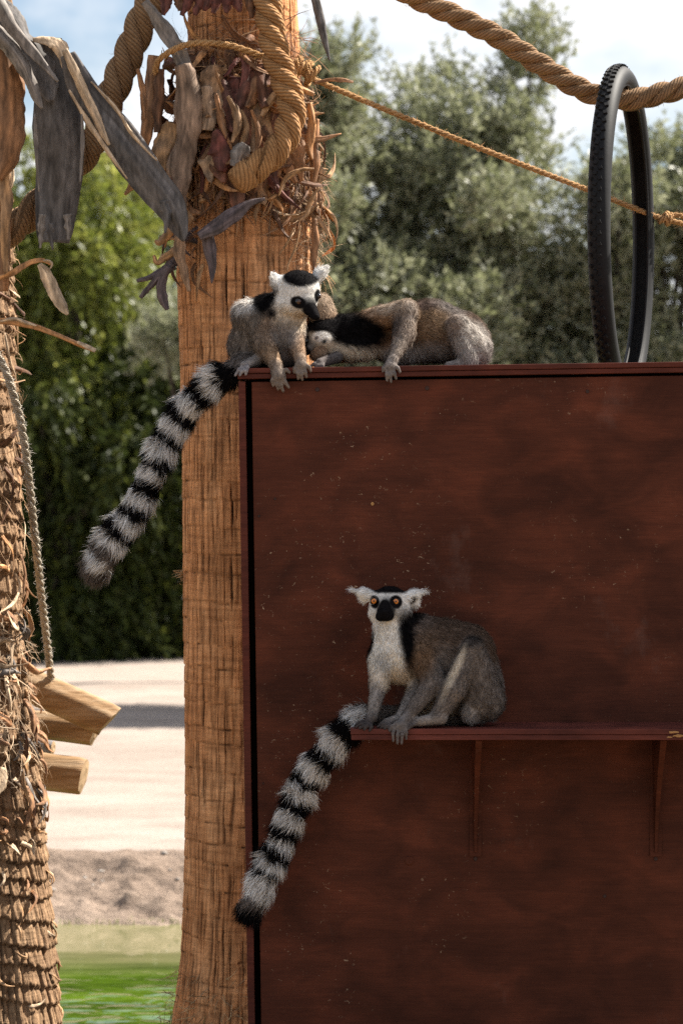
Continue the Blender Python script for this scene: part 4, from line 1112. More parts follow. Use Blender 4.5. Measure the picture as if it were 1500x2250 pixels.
# ------------------------------------------------------------------ logs of the hanging bridge
def log(label, a, b, rad, mat, seed, cut=0.0, holes=()):
    r = np.random.default_rng(seed)
    t = empty("log", (a + b) / 2 + [0, 0, -rad], label, "log", "logs of the hanging log bridge")
    n, s = 26, 28
    P = spline([a, (a + b) / 2 + r.normal(0, 0.002, 3), b], n)
    prof = np.ones(n); prof[-1] = 0.93; prof[0] = 0.93
    V, Q, T, uv = tube(P, rad * prof, s, cap=False)
    ang = np.tile(np.linspace(0, 2 * np.pi, s, endpoint=False), n)
    ax = unit(b - a); cc = np.repeat(P, s, 0); dirs = unit(V - cc)
    facet = 0.03 * np.cos(ang * 6 + 0.6) + 0.03 * np.cos(ang * 3 + seed)
    split = -0.13 * np.exp(-((ang - 2.4) / 0.09) ** 2) - 0.10 * np.exp(-((ang - 4.2) / 0.08) ** 2) - 0.08 * np.exp(-((ang - 0.5) / 0.1) ** 2)
    V = V + dirs * (rad * (facet + split + 0.03 * vnoise(np.column_stack([np.cos(ang) * 3, np.sin(ang) * 3, (V @ ax) * 4]), seed, 3, 1.0)))[:, None]
    V[-s:] += np.outer(dirs[-s:] @ np.array([0, 0, 1.0]) * rad * cut, ax)
    part("stem", V, mat, t, quads=Q, uv=uv)
    for k0, cen in ((0, P[0]), ((n - 1) * s, P[-1])):
        ring = V[k0:k0 + s]; c = ring.mean(0); mid = c + (ring - c) * 0.5
        VV = np.vstack([ring, mid + ax * (0.003 if k0 else -0.003), [c]])
        k = np.arange(s); k2 = (k + 1) % s
        part("end_face", VV, M['log_end'], t, quads=np.stack([k, k2, s + k2, s + k], 1), tris=np.stack([s + k, s + k2, np.full(s, 2 * s)], 1), smooth=False)
    for (px, py, Yh) in holes:
        c = W(px, py, Yh)
        V, Q, T, uv = tube(np.array([c + [0.004, -0.004, 0.002], c + [0.0, 0.008, -0.01]]), [0.017, 0.014], 12)
        part("hole", V, M['dark'], t, quads=Q, tris=T)
    return t
s_ = YG / FPX
log("pale weathered log with a rope through its hole, uppermost of the hanging logs", W(20, 1487, YG), W(241, 1584, YG - 0.03), 38 * s_, M['log'], 3, 0.35, [(119, 1515, YG - 38 * s_ * 0.75)])
log("brown log tucked below the roped log, only its end showing", W(10, 1586, YG + 0.16), W(212, 1608, YG + 0.1), 32 * s_, M['log'], 4, 0.3)
log("small grey log stub between the upper logs and the lowest log", W(0, 1632, YG + 0.35), W(117, 1644, YG + 0.3), 17 * s_, M['log_g'], 5)
log("short thick log, lowest of the hanging logs beside the old palm", W(0, 1678, YG + 0.05), W(184, 1706, YG + 0.02), 41 * s_, M['log'], 6, 0.1)

# ------------------------------------------------------------------ bicycle tyre hung over the rope
cx_, cz_ = W(1366, 512, TY)[0], W(1366, 512, TY)[2]
AV, AH, TW = 0.470, 0.335, 0.0335                  # half height, half width, half section
yaw = math.radians(73.0)
hd = np.array([math.cos(yaw), math.sin(yaw), 0]); up = np.array([0, 0, 1.0]); axn = np.cross(hd, up)
tyre = empty("tyre", (cx_, TY, cz_ - AV), "black bicycle tyre hung over the thick rope, standing behind the wall", "tyre")
n = 150
tt = np.linspace(0, 2 * np.pi, n, endpoint=False)
def tyre_c(t):
    sg = np.where(np.sin(t) > 0, 1, 1)
    return np.array([cx_, TY, cz_]) + np.outer(AH * np.cos(t), hd) + np.outer(AV * np.sin(t) * (1 - 0.0 * sg), up)
C = tyre_c(tt)
Tn = unit(np.outer(-AH * np.sin(tt), hd) + np.outer(AV * np.cos(tt), up)); No = np.cross(Tn, axn[None, :]); No *= np.sign(np.sum(No * (C - C.mean(0)), 1))[:, None]
om = np.radians(np.linspace(-142, 142, 23))
outer = C[:, None, :] + No[:, None, :] * (np.cos(om) * TW)[None, :, None] + axn[None, None, :] * (np.sin(om) * TW)[None, :, None]
inner = C[:, None, :] + No[:, None, :] * (np.cos(om) * (TW - 0.004))[None, :, None] + axn[None, None, :] * (np.sin(om) * (TW - 0.004))[None, :, None]
def ringmesh(G, flip=False):
    a, b = G.shape[:2]
    i, j = np.meshgrid(np.arange(a), np.arange(b - 1), indexing='ij'); i2 = (i + 1) % a
    Q = np.stack([i * b + j, i2 * b + j, i2 * b + j + 1, i * b + j + 1], -1).reshape(-1, 4)
    return G.reshape(-1, 3), (Q[:, ::-1] if flip else Q)
V, Q = ringmesh(outer); part("carcass", V, M['rubber'], tyre, quads=Q)
V, Q = ringmesh(inner, True); part("inner_face", V, M['rubber_in'], tyre, quads=Q)
for e in (0, -1):
    bead = (outer[:, e] + inner[:, e]) / 2
    bead = np.vstack([bead, bead[:1]])
    V, Q, T, uv = tube(bead, 0.0042, 8, False); part("bead", V, M['rubber'], tyre, quads=Q)
# tread: shared block meshes, one child object each, in rows
def tread_mesh(lx, ly, lz, name):
    b = box_v(-lx / 2, lx / 2, -ly / 2, ly / 2, -0.003, lz); b[4:, :2] *= 0.8
    return mesh_data(name, b, quads=BOXQ, smooth=False)
tm_a, tm_b = tread_mesh(0.0125, 0.0135, 0.0065, "tread_block"), tread_mesh(0.0105, 0.012, 0.0068, "tread_block")
tm_a.materials.append(M['rubber']); tm_b.materials.append(M['rubber'])
base = np.array(tyre.location)
for (om_, me, num, sh) in ((-34, tm_b, 96, 0.0), (-11.5, tm_a, 96, 0.5), (11.5, tm_a, 96, 0.0), (34, tm_b, 0, 0.5)):
    for k in range(num):
        t = 2 * np.pi * (k + sh) / num
        c = tyre_c(np.array([t]))[0]; tn = unit(-AH * math.sin(t) * hd + AV * math.cos(t) * up); no = np.cross(tn, axn)
        if no @ (c - [cx_, TY, cz_]) < 0: no = -no
        a = math.radians(om_); nn = no * math.cos(a) + axn * math.sin(a); sdv = np.cross(nn, tn)
        sk = 0.35 * (1 if om_ > 0 else -1); tx = unit(tn + sdv * sk); ty = np.cross(nn, tx)
        o = bpy.data.objects.new("tread_block", me); COL.objects.link(o); o.parent = tyre
        p = c + nn * (TW - 0.0005) - base
        o.matrix_local = Matrix(((tx[0], ty[0], nn[0], p[0]), (tx[1], ty[1], nn[1], p[1]), (tx[2], ty[2], nn[2], p[2]), (0, 0, 0, 1)))

# ------------------------------------------------------------------ ring-tailed lemurs: one continuous skin each, grown from an implicit surface, then furred
# Shapes are laid out in units of one photo pixel at the animal's own depth: (x right, y down, z towards the camera).
WHITE, GREY, BROWN, BLACK, BEIGE = (0.62, 0.59, 0.55), (0.150, 0.126, 0.112), (0.098, 0.066, 0.048), (0.0065, 0.0055, 0.006), (0.46, 0.38, 0.29)
LGREY, SKIN, TAN = (0.23, 0.205, 0.19), (0.050, 0.042, 0.040), (0.25, 0.17, 0.115)

class Body:
    def __init__(self): self.prims = []
    def rc(self, a, b, ra, rb, col, ln=9, k=10):          # limb: tapered capsule from a to b; fur lies along it
        self.prims.append(('rc', np.array(a, float), np.array(b, float), ra, rb, np.array(col), ln, k)); return self
    def el(self, c, r, col, ln=9, k=14, flow=(0.3, 1, 0), rot=0.0, rotx=0.0):
        self.prims.append(('el', np.array(c, float), np.array(r, float), rot, rotx, np.array(col), ln, k, np.array(flow, float))); return self
    @staticmethod
    def dist(p, P):
        if p[0] == 'rc':
            a, b, ra, rb = p[1:5]; ba = b - a
            t = np.clip(((P - a) @ ba) / max(ba @ ba, 1e-6), 0, 1)
            return np.linalg.norm(P - a - t[..., None] * ba, axis=-1) - (ra + (rb - ra) * t)
        c, r, rot, rotx = p[1:5]; q = P - c
        if rot:
            cs, sn = math.cos(rot), math.sin(rot)
            q = np.stack([q[..., 0] * cs + q[..., 1] * sn, -q[..., 0] * sn + q[..., 1] * cs, q[..., 2]], -1)
        if rotx:
            cs, sn = math.cos(rotx), math.sin(rotx)
            q = np.stack([q[..., 0] * cs + q[..., 2] * sn, q[..., 1], -q[..., 0] * sn + q[..., 2] * cs], -1)
        k0 = np.linalg.norm(q / r, axis=-1); k1 = np.linalg.norm(q / (r * r), axis=-1)
        return k0 * (k0 - 1) / np.maximum(k1, 1e-6)
    def bounds(self, p, m):
        if p[0] == 'rc': return np.minimum(p[1] - p[3], p[2] - p[4]) - m, np.maximum(p[1] + p[3], p[2] + p[4]) + m
        R = p[2].max() if (p[3] or p[4]) else p[2]
        return p[1] - R - m, p[1] + R + m
    def mesh(self, h=2.0):
        lo = np.min([self.bounds(p, 6)[0] for p in self.prims], 0); hi = np.max([self.bounds(p, 6)[1] for p in self.prims], 0)
        n = np.ceil((hi - lo) / h).astype(int) + 1
        D = np.full(n, 60.0, dtype=np.float32)
        for p in self.prims:
            k = p[7]; a, b = self.bounds(p, k + 8)
            i0 = np.clip(np.floor((a - lo) / h).astype(int), 0, n); i1 = np.clip(np.ceil((b - lo) / h).astype(int) + 1, 0, n)
            ax = [lo[q] + h * np.arange(i0[q], i1[q]) for q in range(3)]
            G = np.stack(np.meshgrid(*ax, indexing='ij'), -1)
            d = self.dist(p, G)
            sl = tuple(slice(i0[q], i1[q]) for q in range(3)); o = D[sl]
            hh = np.maximum(k - np.abs(o - d), 0) / k
            D[sl] = np.minimum(o, d) - hh * hh * k * 0.25
        V, Q = surface_nets(D)
        V = V * h + lo
        for _ in range(3):                                  # light smoothing
            acc = np.zeros_like(V); cnt = np.zeros(len(V))
            for e in range(4):
                np.add.at(acc, Q[:, e], V[Q[:, (e + 1) % 4]]); np.add.at(cnt, Q[:, e], 1)
                np.add.at(acc, Q[:, e], V[Q[:, (e + 3) % 4]]); np.add.at(cnt, Q[:, e], 1)
            V = V * 0.5 + 0.5 * acc / np.maximum(cnt, 1)[:, None]
        return V, Q
    def attrs(self, V, soft=4.0):
        d = np.stack([self.dist(p, V) for p in self.prims], 1)
        w = np.exp(-np.clip(d - d.min(1, keepdims=True), 0, 60) / soft); w /= w.sum(1, keepdims=True)
        col = w @ np.array([p[5] for p in self.prims]); ln = w @ np.array([p[6] for p in self.prims], float)
        fl = w @ np.array([unit(p[2] - p[1]) if p[0] == 'rc' else unit(p[8]) for p in self.prims])
        return col, ln, unit(fl + 1e-6)

def surface_nets(D):
    S = D < 0
    sh = D.shape
    def c(a, b, e, A): return A[a:sh[0] - 1 + a, b:sh[1] - 1 + b, e:sh[2] - 1 + e]
    cnt = sum(c(a, b, e, S).astype(np.int8) for a in (0, 1) for b in (0, 1) for e in (0, 1))
    act = (cnt > 0) & (cnt < 8)
    I = np.argwhere(act); idx = np.full(act.shape, -1, dtype=np.int64); idx[act] = np.arange(len(I))
    val = {(a, b, e): c(a, b, e, D)[act] for a in (0, 1) for b in (0, 1) for e in (0, 1)}
    acc = np.zeros((len(I), 3)); num = np.zeros(len(I))
    for ax in range(3):
        for u in (0, 1):
            for v in (0, 1):
                k0 = [u, v]; k0.insert(ax, 0); k1 = [u, v]; k1.insert(ax, 1)
                va, vb = val[tuple(k0)], val[tuple(k1)]
                x = (va < 0) != (vb < 0)
                t = np.where(x, va / np.where(x, va - vb, 1), 0)
                p = np.tile(np.array(k0, float), (len(I), 1)); p[:, ax] = t
                acc[x] += p[x]; num[x] += 1
    V = I + acc / num[:, None]
    quads = []
    for ax in range(3):
        o = [q for q in range(3) if q != ax]
        s0 = [slice(1, -1)] * 3; s0[ax] = slice(0, sh[ax] - 1); s1 = list(s0); s1[ax] = slice(1, sh[ax])
        A, B = S[tuple(s0)], S[tuple(s1)]
        for flip, msk in ((False, A & ~B), (True, ~A & B)):
            E = np.argwhere(msk)
            if not len(E): continue
            E = E.copy(); E[:, o[0]] += 1; E[:, o[1]] += 1
            def cell(du, dv):
                K = E.copy(); K[:, o[0]] -= du; K[:, o[1]] -= dv
                return idx[K[:, 0], K[:, 1], K[:, 2]]
            q = np.stack([cell(1, 1), cell(0, 1), cell(0, 0), cell(1, 0)], 1)
            if flip != (ax == 1): q = q[:, ::-1]
            quads.append(q)
    return V, np.vstack(quads)

def vnormals(V, Q):
    fn = np.cross(V[Q[:, 2]] - V[Q[:, 0]], V[Q[:, 3]] - V[Q[:, 1]])
    N = np.zeros_like(V)
    for e in range(4): np.add.at(N, Q[:, e], fn)
    return unit(N)

def sstep(a, b, x):
    t = np.clip((x - a) / (b - a), 0, 1); return t * t * (3 - 2 * t)

def paint(V, col, ln, regions):
    """coat markings, one painted sunlit patch among them: ellipsoids (centre, radii, colour, edge softness, fur length or None, turn in the picture plane)"""
    for (c, r, colr, soft, l, rot) in regions:
        q = V - np.array(c, float)
        if rot:
            cs, sn = math.cos(rot), math.sin(rot)
            q = np.stack([q[:, 0] * cs + q[:, 1] * sn, -q[:, 0] * sn + q[:, 1] * cs, q[:, 2]], 1)
        w = (1 - sstep(1 - soft, 1 + soft, np.linalg.norm(q / np.array(r, float), axis=1)))[:, None]
        if colr is not None: col = col * (1 - w) + np.array(colr) * w
        if l is not None: ln = ln * (1 - w[:, 0]) + l * w[:, 0]
    return col, ln

def hair(V, Q, N, col, ln, fl, dens, seed, wid=0.42, lift=0.24, mess=0.18, speck=0.30, clump=0.38, cs=0.13):
    """strands rooted all over the skin; all in picture-pixel units"""
    r = np.random.default_rng(seed)
    T = np.vstack([Q[:, [0, 1, 2]], Q[:, [0, 2, 3]]])
    a = np.linalg.norm(np.cross(V[T[:, 1]] - V[T[:, 0]], V[T[:, 2]] - V[T[:, 0]]), axis=1) * 0.5
    lt = ln[T].mean(1)
    a = a * np.where(lt < 1.0, 0, 1) * np.clip((9.0 / np.maximum(lt, 2)) ** 0.5, 0.7, 1.8)
    n = int(a.sum() * dens)
    ti = r.choice(len(T), n, p=a / a.sum()); u = r.uniform(0, 1, (n, 2)); fl_ = u.sum(1) > 1; u[fl_] = 1 - u[fl_]
    b = np.stack([1 - u.sum(1), u[:, 0], u[:, 1]], 1)[..., None]
    P = (V[T[ti]] * b).sum(1); Nn = unit((N[T[ti]] * b).sum(1)); C = (col[T[ti]] * b).sum(1); L = (ln[T[ti]] * b[..., 0]).sum(1); F = (fl[T[ti]] * b).sum(1)
    F = unit(F - Nn * np.sum(F * Nn, 1, keepdims=True))
    cn = np.stack([vnoise(P * cs, seed + q, 2, 1.0) for q in range(3)], 1) * clump
    D0 = unit(Nn * lift + F * (1 - lift) + cn * 0.6 + r.normal(0, mess, (n, 3)))
    D1 = unit(Nn * lift * 0.35 + F + cn + r.normal(0, mess, (n, 3)) + np.array([0, 0.18, 0]))
    L = (L * r.uniform(0.7, 1.5, n))[:, None]
    p0 = P - Nn * 1.0; p1 = P + D0 * L * 0.5; p2 = p1 + D1 * L * 0.5
    Sd = unit(np.cross(D0, Nn + r.normal(0, 0.16, (n, 3)))) * (wid * r.uniform(0.6, 1.3, n) * np.clip(L[:, 0] / 9, 0.6, 1.3))[:, None]
    VV = np.stack([p0 - Sd, p0 + Sd, p1 - Sd * 0.75, p1 + Sd * 0.75, p2], 1).reshape(-1, 3)
    Sd *= np.where(np.sum(np.cross(Sd, D0) * Nn, 1) > 0, -1.0, 1.0)[:, None]     # strands face outwards
    k = np.arange(n)[:, None] * 5
    NN = unit(Nn + 0.2 * D0)
    tone = np.exp(r.normal(0, speck, n))[:, None]
    C = np.clip(C * (1.0 + 0.25 * np.clip(C.mean(1, keepdims=True) * 2, 0, 1)) * tone, 0, 0.9)                   # light is lost between the strands: single hairs are paler than the coat
    CC = np.stack([C * 0.9, C * 0.9, C, C, C * 1.08], 1).reshape(-1, 3)
    return VV, k + np.array([[0, 1, 3, 2]]), k + np.array([[2, 3, 4]]), CC, np.repeat(NN, 5, 0)

def wnorm(N): return np.stack([N[:, 0], -N[:, 2], -N[:, 1]], 1)

def eyeball(parent, c, rad, gaze, Y0, iris, pup=0.20, irs=0.64):
    g = unit(np.array(gaze, float)); u = unit(np.cross(g, [0, 1, 0.1])); v = np.cross(g, u)
    th = np.array([0, pup * 0.5, pup * 0.98, pup * 1.02, (pup + irs) / 2, irs * 0.97, irs * 1.03, 1.4, 1.9, 2.5, 3.14]); s = 20
    ph = np.linspace(0, 2 * np.pi, s, endpoint=False)
    P = np.array([[np.array(c) + rad * (math.cos(t) * g + math.sin(t) * (math.cos(f) * u + math.sin(f) * v)) for f in ph] for t in th]).reshape(-1, 3)
    C = np.array([[(0.004, 0.004, 0.004) if t < pup or t > irs else np.array(iris) * (0.75 + 0.5 * random.random()) for f in ph] for t in th]).reshape(-1, 3)
    i, j = np.meshgrid(np.arange(len(th) - 1), np.arange(s), indexing='ij'); j2 = (j + 1) % s
    Q = np.stack([i * s + j, i * s + j2, (i + 1) * s + j2, (i + 1) * s + j], -1).reshape(-1, 4)
    part("eye", Wa(P, Y0), M['eye'], parent, quads=Q, col=C)

M['eye'] = vcol_mat("glossy_eye", 0.08, 0.6)
M['nose'] = noise_mat("dark_nose_skin", [(0.3, (0.008, 0.008, 0.010)), (0.7, (0.016, 0.016, 0.02))], 300, rough=0.4, bstr=0.3, bdist=0.001, spec=0.4)

def tail_path(body, pts, r0, r1, seed, start=0):
    """tail core through pts (x, y, z, 'W' or 'K'); returns what is needed to colour its rings"""
    P = np.array([p[:3] for p in pts], float); S = spline(P, len(pts) * 3)
    n = len(S)
    for i in range(n - 1):
        t = i / (n - 1)
        body.rc(S[i], S[i + 1], r0 + (r1 - r0) * t, r0 + (r1 - r0) * (i + 1) / (n - 1), GREY, 20, 5)
    return P, [p[3] for p in pts]

def ring_colours(V, col, ln, P, kinds, near=34, hairlen=26, wcol=(0.54, 0.51, 0.48), tailmask=None):
    d = np.linalg.norm(np.diff(P, axis=0), axis=1); s = np.concatenate([[0], np.cumsum(d)])
    S = spline(P, 220); ss = np.linspace(0, s[-1], 220)
    D2 = ((V[:, None, :] - S[None, :, :]) ** 2).sum(2); k = D2.argmin(1); dd = np.sqrt(D2.min(1))
    sv = ss[k] + 8.5 * vnoise(V * 0.10, 3, 3, 1.0)
    kk = (np.abs(sv[:, None] - s[None, :]) * np.array([0.97 if q == 'W' else 1.0 for q in kinds])[None, :]).argmin(1)
    tcol = np.array([BLACK if kinds[q] == 'K' else (wcol if kinds[q] == 'W' else (0.13, 0.105, 0.09)) for q in kk])
    w = (dd < near) if tailmask is None else tailmask(V, dd)
    col = np.where(w[:, None], tcol, col); ln = np.where(w, hairlen * np.clip((sv / s[-1]) * 4 + 0.35, 0.35, 1), ln)
    return col, ln, w

def lemur(label, Y0, body, regions, tail=None, tmask=None, eyes=(), seed=0, basept=None, nose=None, h=2.0, tailhair=31, flowfix=None, dens=0.36):
    V, Q = body.mesh(h)
    col, ln, fl = body.attrs(V)
    col, ln = paint(V, col, ln, regions)
    tw = np.zeros(len(V), bool)
    if tail is not None: col, ln, tw = ring_colours(V, col, ln, tail[0], tail[1], hairlen=tailhair, tailmask=tmask)
    if flowfix is not None: fl = flowfix(V, fl)
    N = vnormals(V, Q)
    root = empty("lemur", Wa(np.array([basept], float), Y0)[0], label, "lemur", "ring-tailed lemurs on the wooden wall")
    part("body", Wa(V, Y0), M['skin'], root, quads=Q[:, ::-1], col=np.clip(col * 1.1 * (1 + 0.10 * vnoise(V, seed + 3, 4, 0.35) + 0.14 * vnoise(V, seed + 4, 3, 0.05))[:, None], 0, 0.85))
    f_t = tw[Q].all(1)
    for nm, sel, kw in (("fur", ~f_t, dict(dens=dens, seed=seed)), ("tail_fur", f_t, dict(dens=0.5, seed=seed + 9, wid=0.6, lift=0.45, mess=0.17, speck=0.30, clump=0.55, cs=0.05))):
        if not sel.any(): continue
        HV, HQ, HT, HC, HN = hair(V, Q[sel], N, col, ln, fl, **kw)
        part(nm, Wa(HV, Y0), M['fur'], root, quads=HQ, tris=HT, col=HC)
    for e in eyes: eyeball(root, *e[:3], Y0, e[3])
    return root

def fingers(b, lst, r=3.6, col=SKIN, ln=1.6):
    for f in lst:
        f = [np.array(p, float) for p in f]
        for i in range(len(f) - 1):
            b.rc(f[i], f[i + 1], r * (1.0 - 0.1 * i), r * (0.92 - 0.14 * i), col, ln, 3)

# ================================================= the lemur sitting on the shelf
Y3 = 7.87
b = Body()
b.el((876, 1440, 8), (60, 62, 46), BROWN, 10, 22, (0.2, 1, 0.1))
b.rc((918, 1398, -6), (1012, 1442, -12), 50, 76, BROWN, 11, 22)
b.el((1036, 1508, -8), (69, 76, 58), GREY, 11, 22, (0.3, 1, 0))
b.el((955, 1520, 0), (60, 55, 44), BEIGE, 9, 20, (0.1, 1, 0))
b.rc((856, 1352, 10), (864, 1420, 14), 37, 44, WHITE, 9, 18)
b.el((856, 1328, 12), (42, 40, 40), WHITE, 4.5, 10, (0.1, 1, -0.3))             # skull
b.el((856, 1347, 18), (47, 26, 34), WHITE, 6, 12, (0, 1, 0))                    # cheeks
b.rc((851, 1336, 44), (843, 1351, 72), 21, 16, BLACK, 2.2, 10)                # muzzle
b.el((834, 1356, 64), (10, 8, 12), BLACK, 1.8, 6); b.el((854, 1356, 62), (10, 8, 12), BLACK, 1.8, 6)
b.el((842, 1346, 85), (9.5, 7, 6), BLACK, 1.2, 4, (0, 1, 0))
b.rc((820, 1310, 16), (797, 1303, 8), 13, 11, WHITE, 12, 8); b.rc((797, 1303, 8), (781, 1299, 5), 10, 4, WHITE, 15, 6)       # ears
b.rc((893, 1314, 14), (912, 1307, 8), 14, 12, WHITE, 12, 8); b.rc((912, 1308, 8), (924, 1301, 5), 11, 4, WHITE, 15, 6)
b.el((910, 1322, 8), (11, 16, 6), WHITE, 7, 6, (0, 1, 0))
b.el((800, 1312, 6), (11, 13, 5), WHITE, 7, 6, (-0.3, 1, 0))
b.rc((930, 1440, 40), (953, 1500, 54), 34, 26, BROWN, 10, 12)                   # near arm
b.rc((953, 1500, 54), (893, 1578, 92), 26, 12, GREY, 7, 10)
b.rc((892, 1578, 93), (879, 1594, 107), 12, 12, (0.17, 0.155, 0.15), 3, 6)
fingers(b, [[(870, 1594, 108), (863, 1612, 114), (864, 1629, 111)], [(876, 1598, 112), (873, 1616, 116), (873, 1634, 112)], [(884, 1598, 112), (883, 1616, 116), (882, 1634, 112)],
            [(890, 1594, 110), (892, 1610, 114), (892, 1624, 110)], [(872, 1588, 104), (860, 1596, 110), (856, 1606, 111)]], 4.0, (0.12, 0.105, 0.10))
b.rc((838, 1446, 26), (833, 1502, 42), 30, 20, LGREY, 9, 12)                    # far arm
b.rc((833, 1502, 42), (817, 1574, 78), 19, 11, LGREY, 6, 10)
b.rc((817, 1576, 80), (806, 1591, 90), 11, 9, SKIN, 2, 6)
fingers(b, [[(806, 1590, 92), (794, 1590, 98), (782, 1598, 100)], [(808, 1592, 96), (800, 1594, 104), (790, 1601, 108)], [(812, 1593, 98), (806, 1596, 106), (800, 1604, 110)],
            [(816, 1593, 96), (816, 1598, 106), (812, 1606, 109)], [(802, 1585, 86), (790, 1587, 88), (780, 1595, 90)]], 4.0, SKIN)
b.rc((1062, 1540, 30), (1040, 1430, 58), 47, 25, GREY, 10, 14)                  # near hind leg
b.rc((1036, 1424, 60), (996, 1516, 72), 22, 27, GREY, 8, 8)
b.rc((996, 1516, 72), (962, 1572, 78), 27, 17, GREY, 7, 8)
b.rc((968, 1578, 80), (905, 1588, 92), 15, 9, LGREY, 4, 8)
fingers(b, [[(905, 1587, 94), (892, 1590, 98), (884, 1596, 100)], [(907, 1590, 97), (897, 1593, 104), (890, 1599, 106)], [(910, 1592, 99), (902, 1596, 106), (897, 1602, 108)]], 4.2, SKIN)
b.el((1036, 1566, 46), (25, 24, 22), LGREY, 8, 8, (0, 1, 0))
b.rc((925, 1500, 8), (886, 1572, 60), 24, 15, LGREY, 7, 10)                     # far hind leg
b.rc((886, 1578, 64), (848, 1588, 88), 13, 9, LGREY, 4, 8)
fingers(b, [[(848, 1587, 88), (838, 1590, 92), (830, 1598, 94)], [(850, 1590, 92), (842, 1593, 99), (836, 1600, 101)], [(853, 1591, 94), (849, 1595, 102), (845, 1602, 105)],
            [(857, 1591, 95), (857, 1596, 103), (855, 1603, 106)]], 4.2, SKIN)
tl = [(1000, 1572, -20, 'G'), (930, 1574, -30, 'W'), (870, 1576, -25, 'K'), (822, 1574, -8, 'G'), (795, 1576, 8, 'W'), (766, 1602, 18, 'K'), (738, 1629, 18, 'W'), (718, 1656, 14, 'K'), (697, 1680, 8, 'W'), (679, 1705, 2, 'K'),
      (664, 1732, -4, 'W'), (653, 1763, -8, 'K'), (640, 1793, -10, 'W'), (630, 1819, -12, 'K'), (620, 1847, -14, 'W'), (611, 1870, -14, 'K'), (601, 1893, -14, 'W'), (591, 1912, -14, 'K'),
      (582, 1931, -14, 'W'), (572, 1955, -14, 'W'), (560, 1980, -14, 'G'), (548, 2000, -14, 'K')]
tail3 = tail_path(b, tl, 22, 16, 1)
reg3 = [((905, 1385, 0), (46, 50, 60), (0.13, 0.10, 0.085), 0.35, None, 0),
        ((958, 1480, 60), (50, 60, 50), GREY, 0.5, None, 0),
        ((925, 1440, 60), (30, 50, 50), (0.15, 0.095, 0.06), 0.5, None, 0.2),
        ((850, 1438, 40), (40, 78, 46), (0.66, 0.62, 0.56), 0.25, 10, 0.08),
        ((860, 1490, 30), (46, 34, 40), BEIGE, 0.4, 9, 0),
        ((838, 1452, 60), (22, 26, 40), (0.42, 0.40, 0.37), 0.5, None, 0),
        ((810, 1412, 14), (14, 34, 40), BLACK, 0.3, 11, 0.1),
        ((893, 1402, 30), (17, 64, 66), BLACK, 0.38, 12, -0.14),
        ((906, 1362, 0), (22, 26, 50), BLACK, 0.4, 10, 0),
        ((1000, 1475, 80), (9, 66, 26), (0.50, 0.43, 0.34), 0.6, None, 0.42),
        ((1042, 1408, 70), (22, 14, 40), (0.06, 0.05, 0.045), 0.5, None, 0),
        ((856, 1296, 4), (42, 15, 46), BLACK, 0.16, 4, 0),
        ((858, 1294, -24), (40, 34, 22), BLACK, 0.2, 6, 0),
        ((822, 1322, 42), (12, 16, 26), BLACK, 0.14, 2.0, -0.2), ((869, 1323, 48), (15, 16, 26), BLACK, 0.14, 2.0, 0.35),
        ((843, 1354, 74), (26, 11.5, 28), BLACK, 0.12, 1.8, 0), ((843, 1347, 74), (20, 15, 28), BLACK, 0.12, 1.8, 0), ((845, 1334, 62), (13, 18, 26), BLACK, 0.15, 1.8, 0),
        ((845, 1371, 70), (24, 5.5, 26), (0.55, 0.51, 0.45), 0.3, 3, 0)]
for e in ((782, 1300), (924, 1302)): reg3.append(((e[0] + (6 if e[0] < 850 else -6), e[1] + 4, 6), (27, 23, 26), (0.70, 0.68, 0.65), 0.25, 8, 0)); reg3.append(((e[0] + (-4 if e[0] < 850 else 4), e[1] - 2, 6), (11, 10, 20), (0.70, 0.68, 0.65), 0.4, 19, 0))
reg3.append(((906, 1320, 20), (7, 10, 10), (0.05, 0.045, 0.045), 0.4, 4, 0.4))
def flow3(V, fl):
    for (c, d, r_) in (((782, 1300, 5), (-1, -0.12, 0.05), 30), ((926, 1302, 5), (1, -0.18, 0.05), 30)):
        w = (1 - sstep(0.6, 1.1, np.linalg.norm(V - np.array(c), axis=1) / r_))[:, None]
        fl = unit(fl * (1 - w) + np.array(d) * w)
    return fl
def tm3(V, dd): return (V[:, 0] < 812) & (dd < 32) & (V[:, 1] > 1556 - 0) & ~((V[:, 2] > 60) & (V[:, 1] < 1612)) | ((V[:, 0] < 770) & (V[:, 1] > 1560))
lemur("ring-tailed lemur with wide amber eyes sitting on the shelf, tail hanging below it", Y3, b, reg3, tail3, tm3,
      eyes=[((822, 1321, 40), 9.5, (-0.12, 0.0, 1), (0.50, 0.15, 0.012)), ((869, 1322, 46), 9.5, (0.05, 0.0, 1), (0.50, 0.15, 0.012))],
      seed=300, basept=(960, 1598, 0), flowfix=flow3)

# ================================================= the grooming lemur at the wall's corner
Y1 = 8.12
b = Body()
b.rc((590, 692, -8), (560, 748, -12), 48, 55, GREY, 10, 20)
b.el((560, 768, -18), (55, 45, 52), GREY, 10, 20, (-0.2, 1, 0))
b.el((543, 694, 0), (34, 36, 40), GREY, 12, 16, (-0.5, 1, 0))
b.el((625, 732, 16), (48, 58, 42), LGREY, 8, 18, (0.1, 1, 0))
b.el((705, 690, -26), (30, 46, 30), (0.30, 0.23, 0.17), 9, 14, (0.4, 1, 0))
b.rc((715, 705, -20), (700, 775, 16), 28, 20, TAN, 8, 12)
b.rc((640, 660, 6), (618, 704, 8), 40, 46, BEIGE, 9, 16)
b.el((655, 640, 24), (48, 47, 46), WHITE, 4.5, 10, (-0.3, -1, 0))
b.el((650, 668, 34), (42, 28, 36), WHITE, 6, 12, (-0.7, 0.6, 0))
b.rc((674, 668, 56), (691, 692, 82), 19, 11, BLACK, 2.2, 10)
